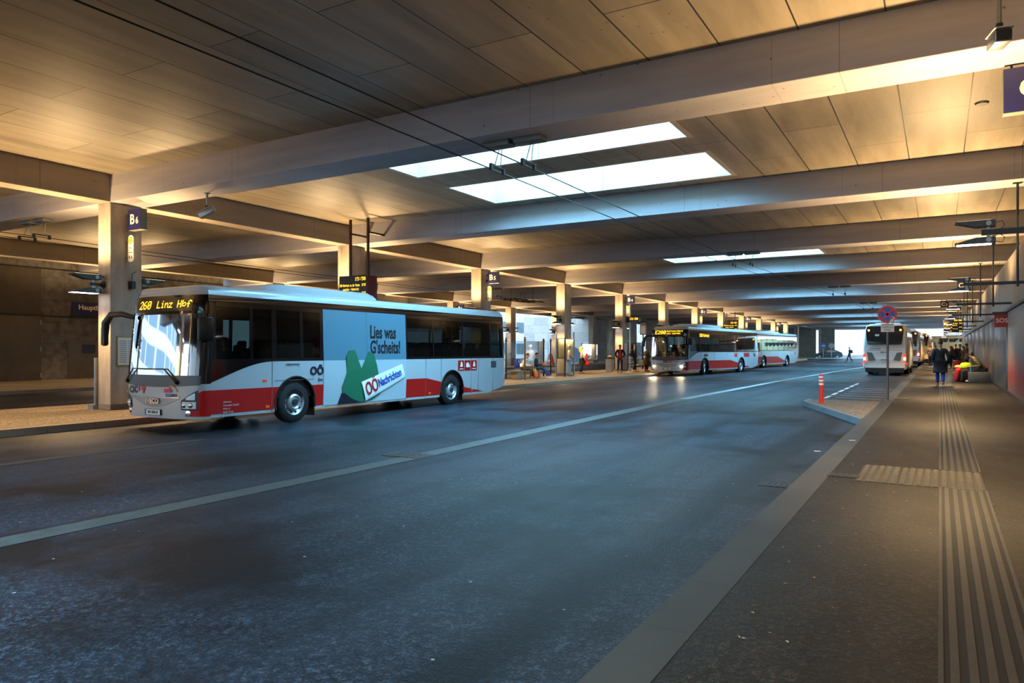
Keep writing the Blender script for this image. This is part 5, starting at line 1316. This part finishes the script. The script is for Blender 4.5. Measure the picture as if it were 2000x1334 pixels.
for x, nm in AX:
    wire('%s of the two trolley wires over the far road' % nm, [(x+.7, YN, 4.96), (x+.6, 11.4, 5.0), (x+.1, 20, 4.98), (x, 38, 4.98), (x-.8, 60, 4.98), (x-2.5, 90, 5.0)])
    for y in (11.4, 38): clamp('trolley wire clamp on the %s wire over the far road at %s' % (nm, 'the second bay' if y > 20 else 'the B 6 column'), x+.6 if y < 20 else x, y, 4.98, ZB)
t = thing('wire_switch', 'trolley wire switch frame hanging over the far road', 'wire switch', (-23.6, 41.5, 4.95))
for x in (-.5, -.1, .3, .6):
    b = MB(); b.tube([(x, -2.0, .05), (x+.1, 0, .0), (x-.1, 2.2, .05)], .03, 5); b.build('runner', M_BLACK, t)
for y in (-1.4, -.5, .5, 1.5):
    b = MB(); b.box(-.6, .7, y-.02, y+.02, .04, .08); b.build('crossbar', M_BLACK, t)
b = MB(); b.tube([(0, .1+.25*math.cos(a), .35+.25*math.sin(a)) for a in [i*PI/8 for i in range(17)]], .015, 5); b.build('ring', M_BLACK, t)
for y in (-1.4, 1.5):
    b = MB(); b.cyl((0, y, .06), (0, y, ZT-4.95), .012, n=6); b.build('hanger', M_BLACK, t)

# ---------------- beyond the hall ----------------
M_FAC = mat('white_facade', '#d9dde0', .6, var=.04); M_FGL = mat('facade_glass', '#6f8796', .15, .2)
def building(label, x0, x1, y0, y1, h, floors):
    t = thing('office_building', label, 'building', (x0, y0, .2)); w, d = x1-x0, y1-y0
    b = MB(); b.box(0, w, 0, d, 0, h); b.box(-.2, w+.2, -.2, d+.2, h, h+.4); b.build('wall', M_FAC, t)
    fh = h/floors
    for i in range(floors):
        n = int(w/4)
        for j in range(n):
            b = MB(); xa = .6+j*(w-.6)/n; b.box(xa, xa+(w-.6)/n-.7, -.05, .02, fh*i+1.0, fh*i+fh-.8); b.build('window', M_FGL, t)
        m_ = int(d/5)
        for j in range(m_):
            b = MB(); ya = .6+j*(d-.6)/m_; b.box(w-.02, w+.05, ya, ya+(d-.6)/m_-.7, fh*i+1.0, fh*i+fh-.8); b.build('window', M_FGL, t)
    return t
building('white office block open to the left behind the viewer', -88, -66, -46, 8, 20, 5)
building('white office block with window bands beyond the far platform', -92, -62, 92, 112, 18, 5)
building('white building seen between the columns beside the second bus', -64, -46, 122, 150, 15, 4)
building('pale building beyond the hall end behind the far stone wall', -52, -40, 165, 190, 14, 4)
# parked delivery van seen behind the far row
t = thing('van', 'pale van parked outside beyond the far row of columns', 'van', (-47, 66, .35), .2)
b = MB(); b.rbox(-1, 1, -2.6, 2.6, .35, 2.3, .25); b.build('body', mat('van_white', '#cfd4d8', .3, coat=.4), t)
b = MB(); b.rbox(-1.02, 1.02, -2.4, 2.2, 1.35, 1.95, .1); b.build('window_band', mat('van_glass', '#31404a', .1, coat=.5), t)
b = MB(); b.rbox(-1.03, 1.03, -2.5, 2.5, .9, 1.05, .03); b.build('red_stripe', M_BR, t)
for x in (-.85, .85):
    for y in (-1.7, 1.7):
        b = MB(); b.lathe([(0, -.1), (.3, -.1), (.34, 0), (.3, .1), (0, .1)], (x, y, .34), X_, 18); b.build('wheel', M_TYRE, t)
# dark car at the exit
def car(label, loc, rz, col):
    t = thing('car', label, 'car', loc, rz); rows = []
    pr = [(-2.0, .32, .62, .8), (-1.95, .25, .82, .86), (-1.2, .24, .95, .9), (-.75, .24, 1.02, .9), (-.1, .24, 1.42, .7), (.9, .24, 1.46, .68), (1.55, .24, 1.15, .82), (1.95, .26, .98, .86), (2.05, .35, .7, .8)]
    for x, z0, z1, wt in pr: rows.append([Vector((x, sy*w, z)) for sy, w, z in ((-1, .80, z0), (-1, .88, (z0+min(z1, .9))/2), (-1, .86, min(z1, .92)), (-1, wt*.95, z1), (1, wt*.95, z1), (1, .86, min(z1, .92)), (1, .88, (z0+min(z1, .9))/2), (1, .8, z0))])
    b = MB(); b.grid(rows, 0, True); b.add(rows[0], [tuple(range(8))]); b.add(rows[-1], [tuple(reversed(range(8)))]); b.build('body', mat('car'+col, col, .25, .3, coat=.6), t)
    for sy in (1, -1):
        b = MB(); b.prism([(-.62, 1.0), (1.3, 1.0), (.9, 1.36), (-.1, 1.36)] if sy < 0 else [(-.1, 1.36), (.9, 1.36), (1.3, 1.0), (-.62, 1.0)], (0, sy*.85, 0), X_, Z_, .03); b.build('side_window', mat('car_glass', '#1b2328', .1, coat=.5), t)
    for x in (-1.3, 1.3):
        for sy in (1, -1):
            w = thing('wheel', None, None, (x, sy*.78, .32)); w.parent = t
            b = MB(); b.lathe([(.2, .1), (.3, .1), (.32, 0), (.3, -.1), (0, -.1)], (0, 0, 0), (0, sy, 0), 20); b.build('tyre', M_TYRE, w)
            b = MB(); b.lathe([(0, .08), (.2, .1)], (0, 0, 0), (0, sy, 0), 12); b.build('rim', M_RIM, w)
    for sy in (1, -1):
        b = MB(); b.rbox(-2.03, -1.85, sy*.6-.17, sy*.6+.17, .62, .78, .04); b.build('headlight', M_LGL, t)
    return t
car('dark grey car crossing at the bright exit beside the far end wall', (-15.4, 127, .5), .1, '#4a4c50')
for x, col, lb, s in ((-15.9, '#2f64b0', 'round blue traffic sign at the exit above the car bonnet', .42), (-14.7, '#8d8f90', 'round grey traffic sign seen from behind at the exit', .42)):
    t = thing('traffic_sign', lb, 'sign', (x, 124.5, .55)); b = MB(); b.cyl((0, 0, 0), (0, 0, 2.2), .035, n=8); b.build('post', M_GALV, t)
    b = MB(); b.cyl((0, -.04, 2.0), (0, -.07, 2.0), s, n=28, sm=False); d = b.build('disc', mat('disc'+col, col, .4), t)
    if col == '#2f64b0':
        b = MB(); b.box(-.3, .3, -.078, -.07, 1.94, 2.06); b.build('white_bar', M_SIGNW, d)
t = thing('parking_sign', 'blue sign plates on the white end column', 'sign', (-17.0, 134.7, 3.7)); b = MB()
for z, nm in ((0, 'lower_plate'), (.75, 'upper_plate')):
    b = MB(); b.box(0, .5, 0, .05, z, z+.55); b.build(nm, mat('sign_blue', '#1f52c4'), t)
b = MB(); b.box(-.03, .12, .05, .1, -.1, 1.4); b.build('bracket', M_STEEL, t)
coach('coach', 'cream coach standing across the far end of the platform behind the crowd', (-1.25, 99, .42), -PI/2, 2.5, 11, 3.05, '#c9b48a', False, False)
# windblown leaves
b = MB()
for i in range(150):
    if i < 95: x, y = R.uniform(-1.1, -.02), R.uniform(2.6, 15); base = .14
    elif i < 115: x, y = R.uniform(.46, 1.9), R.uniform(4, 22); base = .14
    else: x, y = R.uniform(-9, -1.7), R.uniform(3, 24); base = .0
    a, s = R.uniform(0, 6.3), R.uniform(.008, .018); z = base+g(y)+.004; c, q = math.cos(a)*s, math.sin(a)*s
    b.add([(x-c, y-q, z), (x+q*.5, y-c*.5, z+.003), (x+c, y+q, z+.001), (x-q*.5, y+c*.5, z+.004)], [(0, 1, 2, 3)], i % 3)
tag(b.build('fallen_leaves', [mat('leaf_tan', '#c09a5a', .7), mat('leaf_brown', '#8a5c38', .7), mat('leaf_grey', '#b5b0a0', .7)]), 'small dry leaves scattered over platform and road', 'leaves', None, 'stuff')
b = MB(); b.box(-.05, .05, -.02, .02, 0, .003); tag(b.build('paper_scrap', M_SIGNW, loc=(-1.28, 13.6, .165+g(13.6)-.02), rz=.4), 'white paper scrap on the granite kerb', 'litter')
b = MB(); b.box(-.05, .05, -.025, .025, 0, .003); tag(b.build('paper_scrap', M_SIGNW, loc=(-1.75, 13.0, g(13)+.002), rz=.2), 'white paper scrap on the road beside the granite kerb', 'litter')
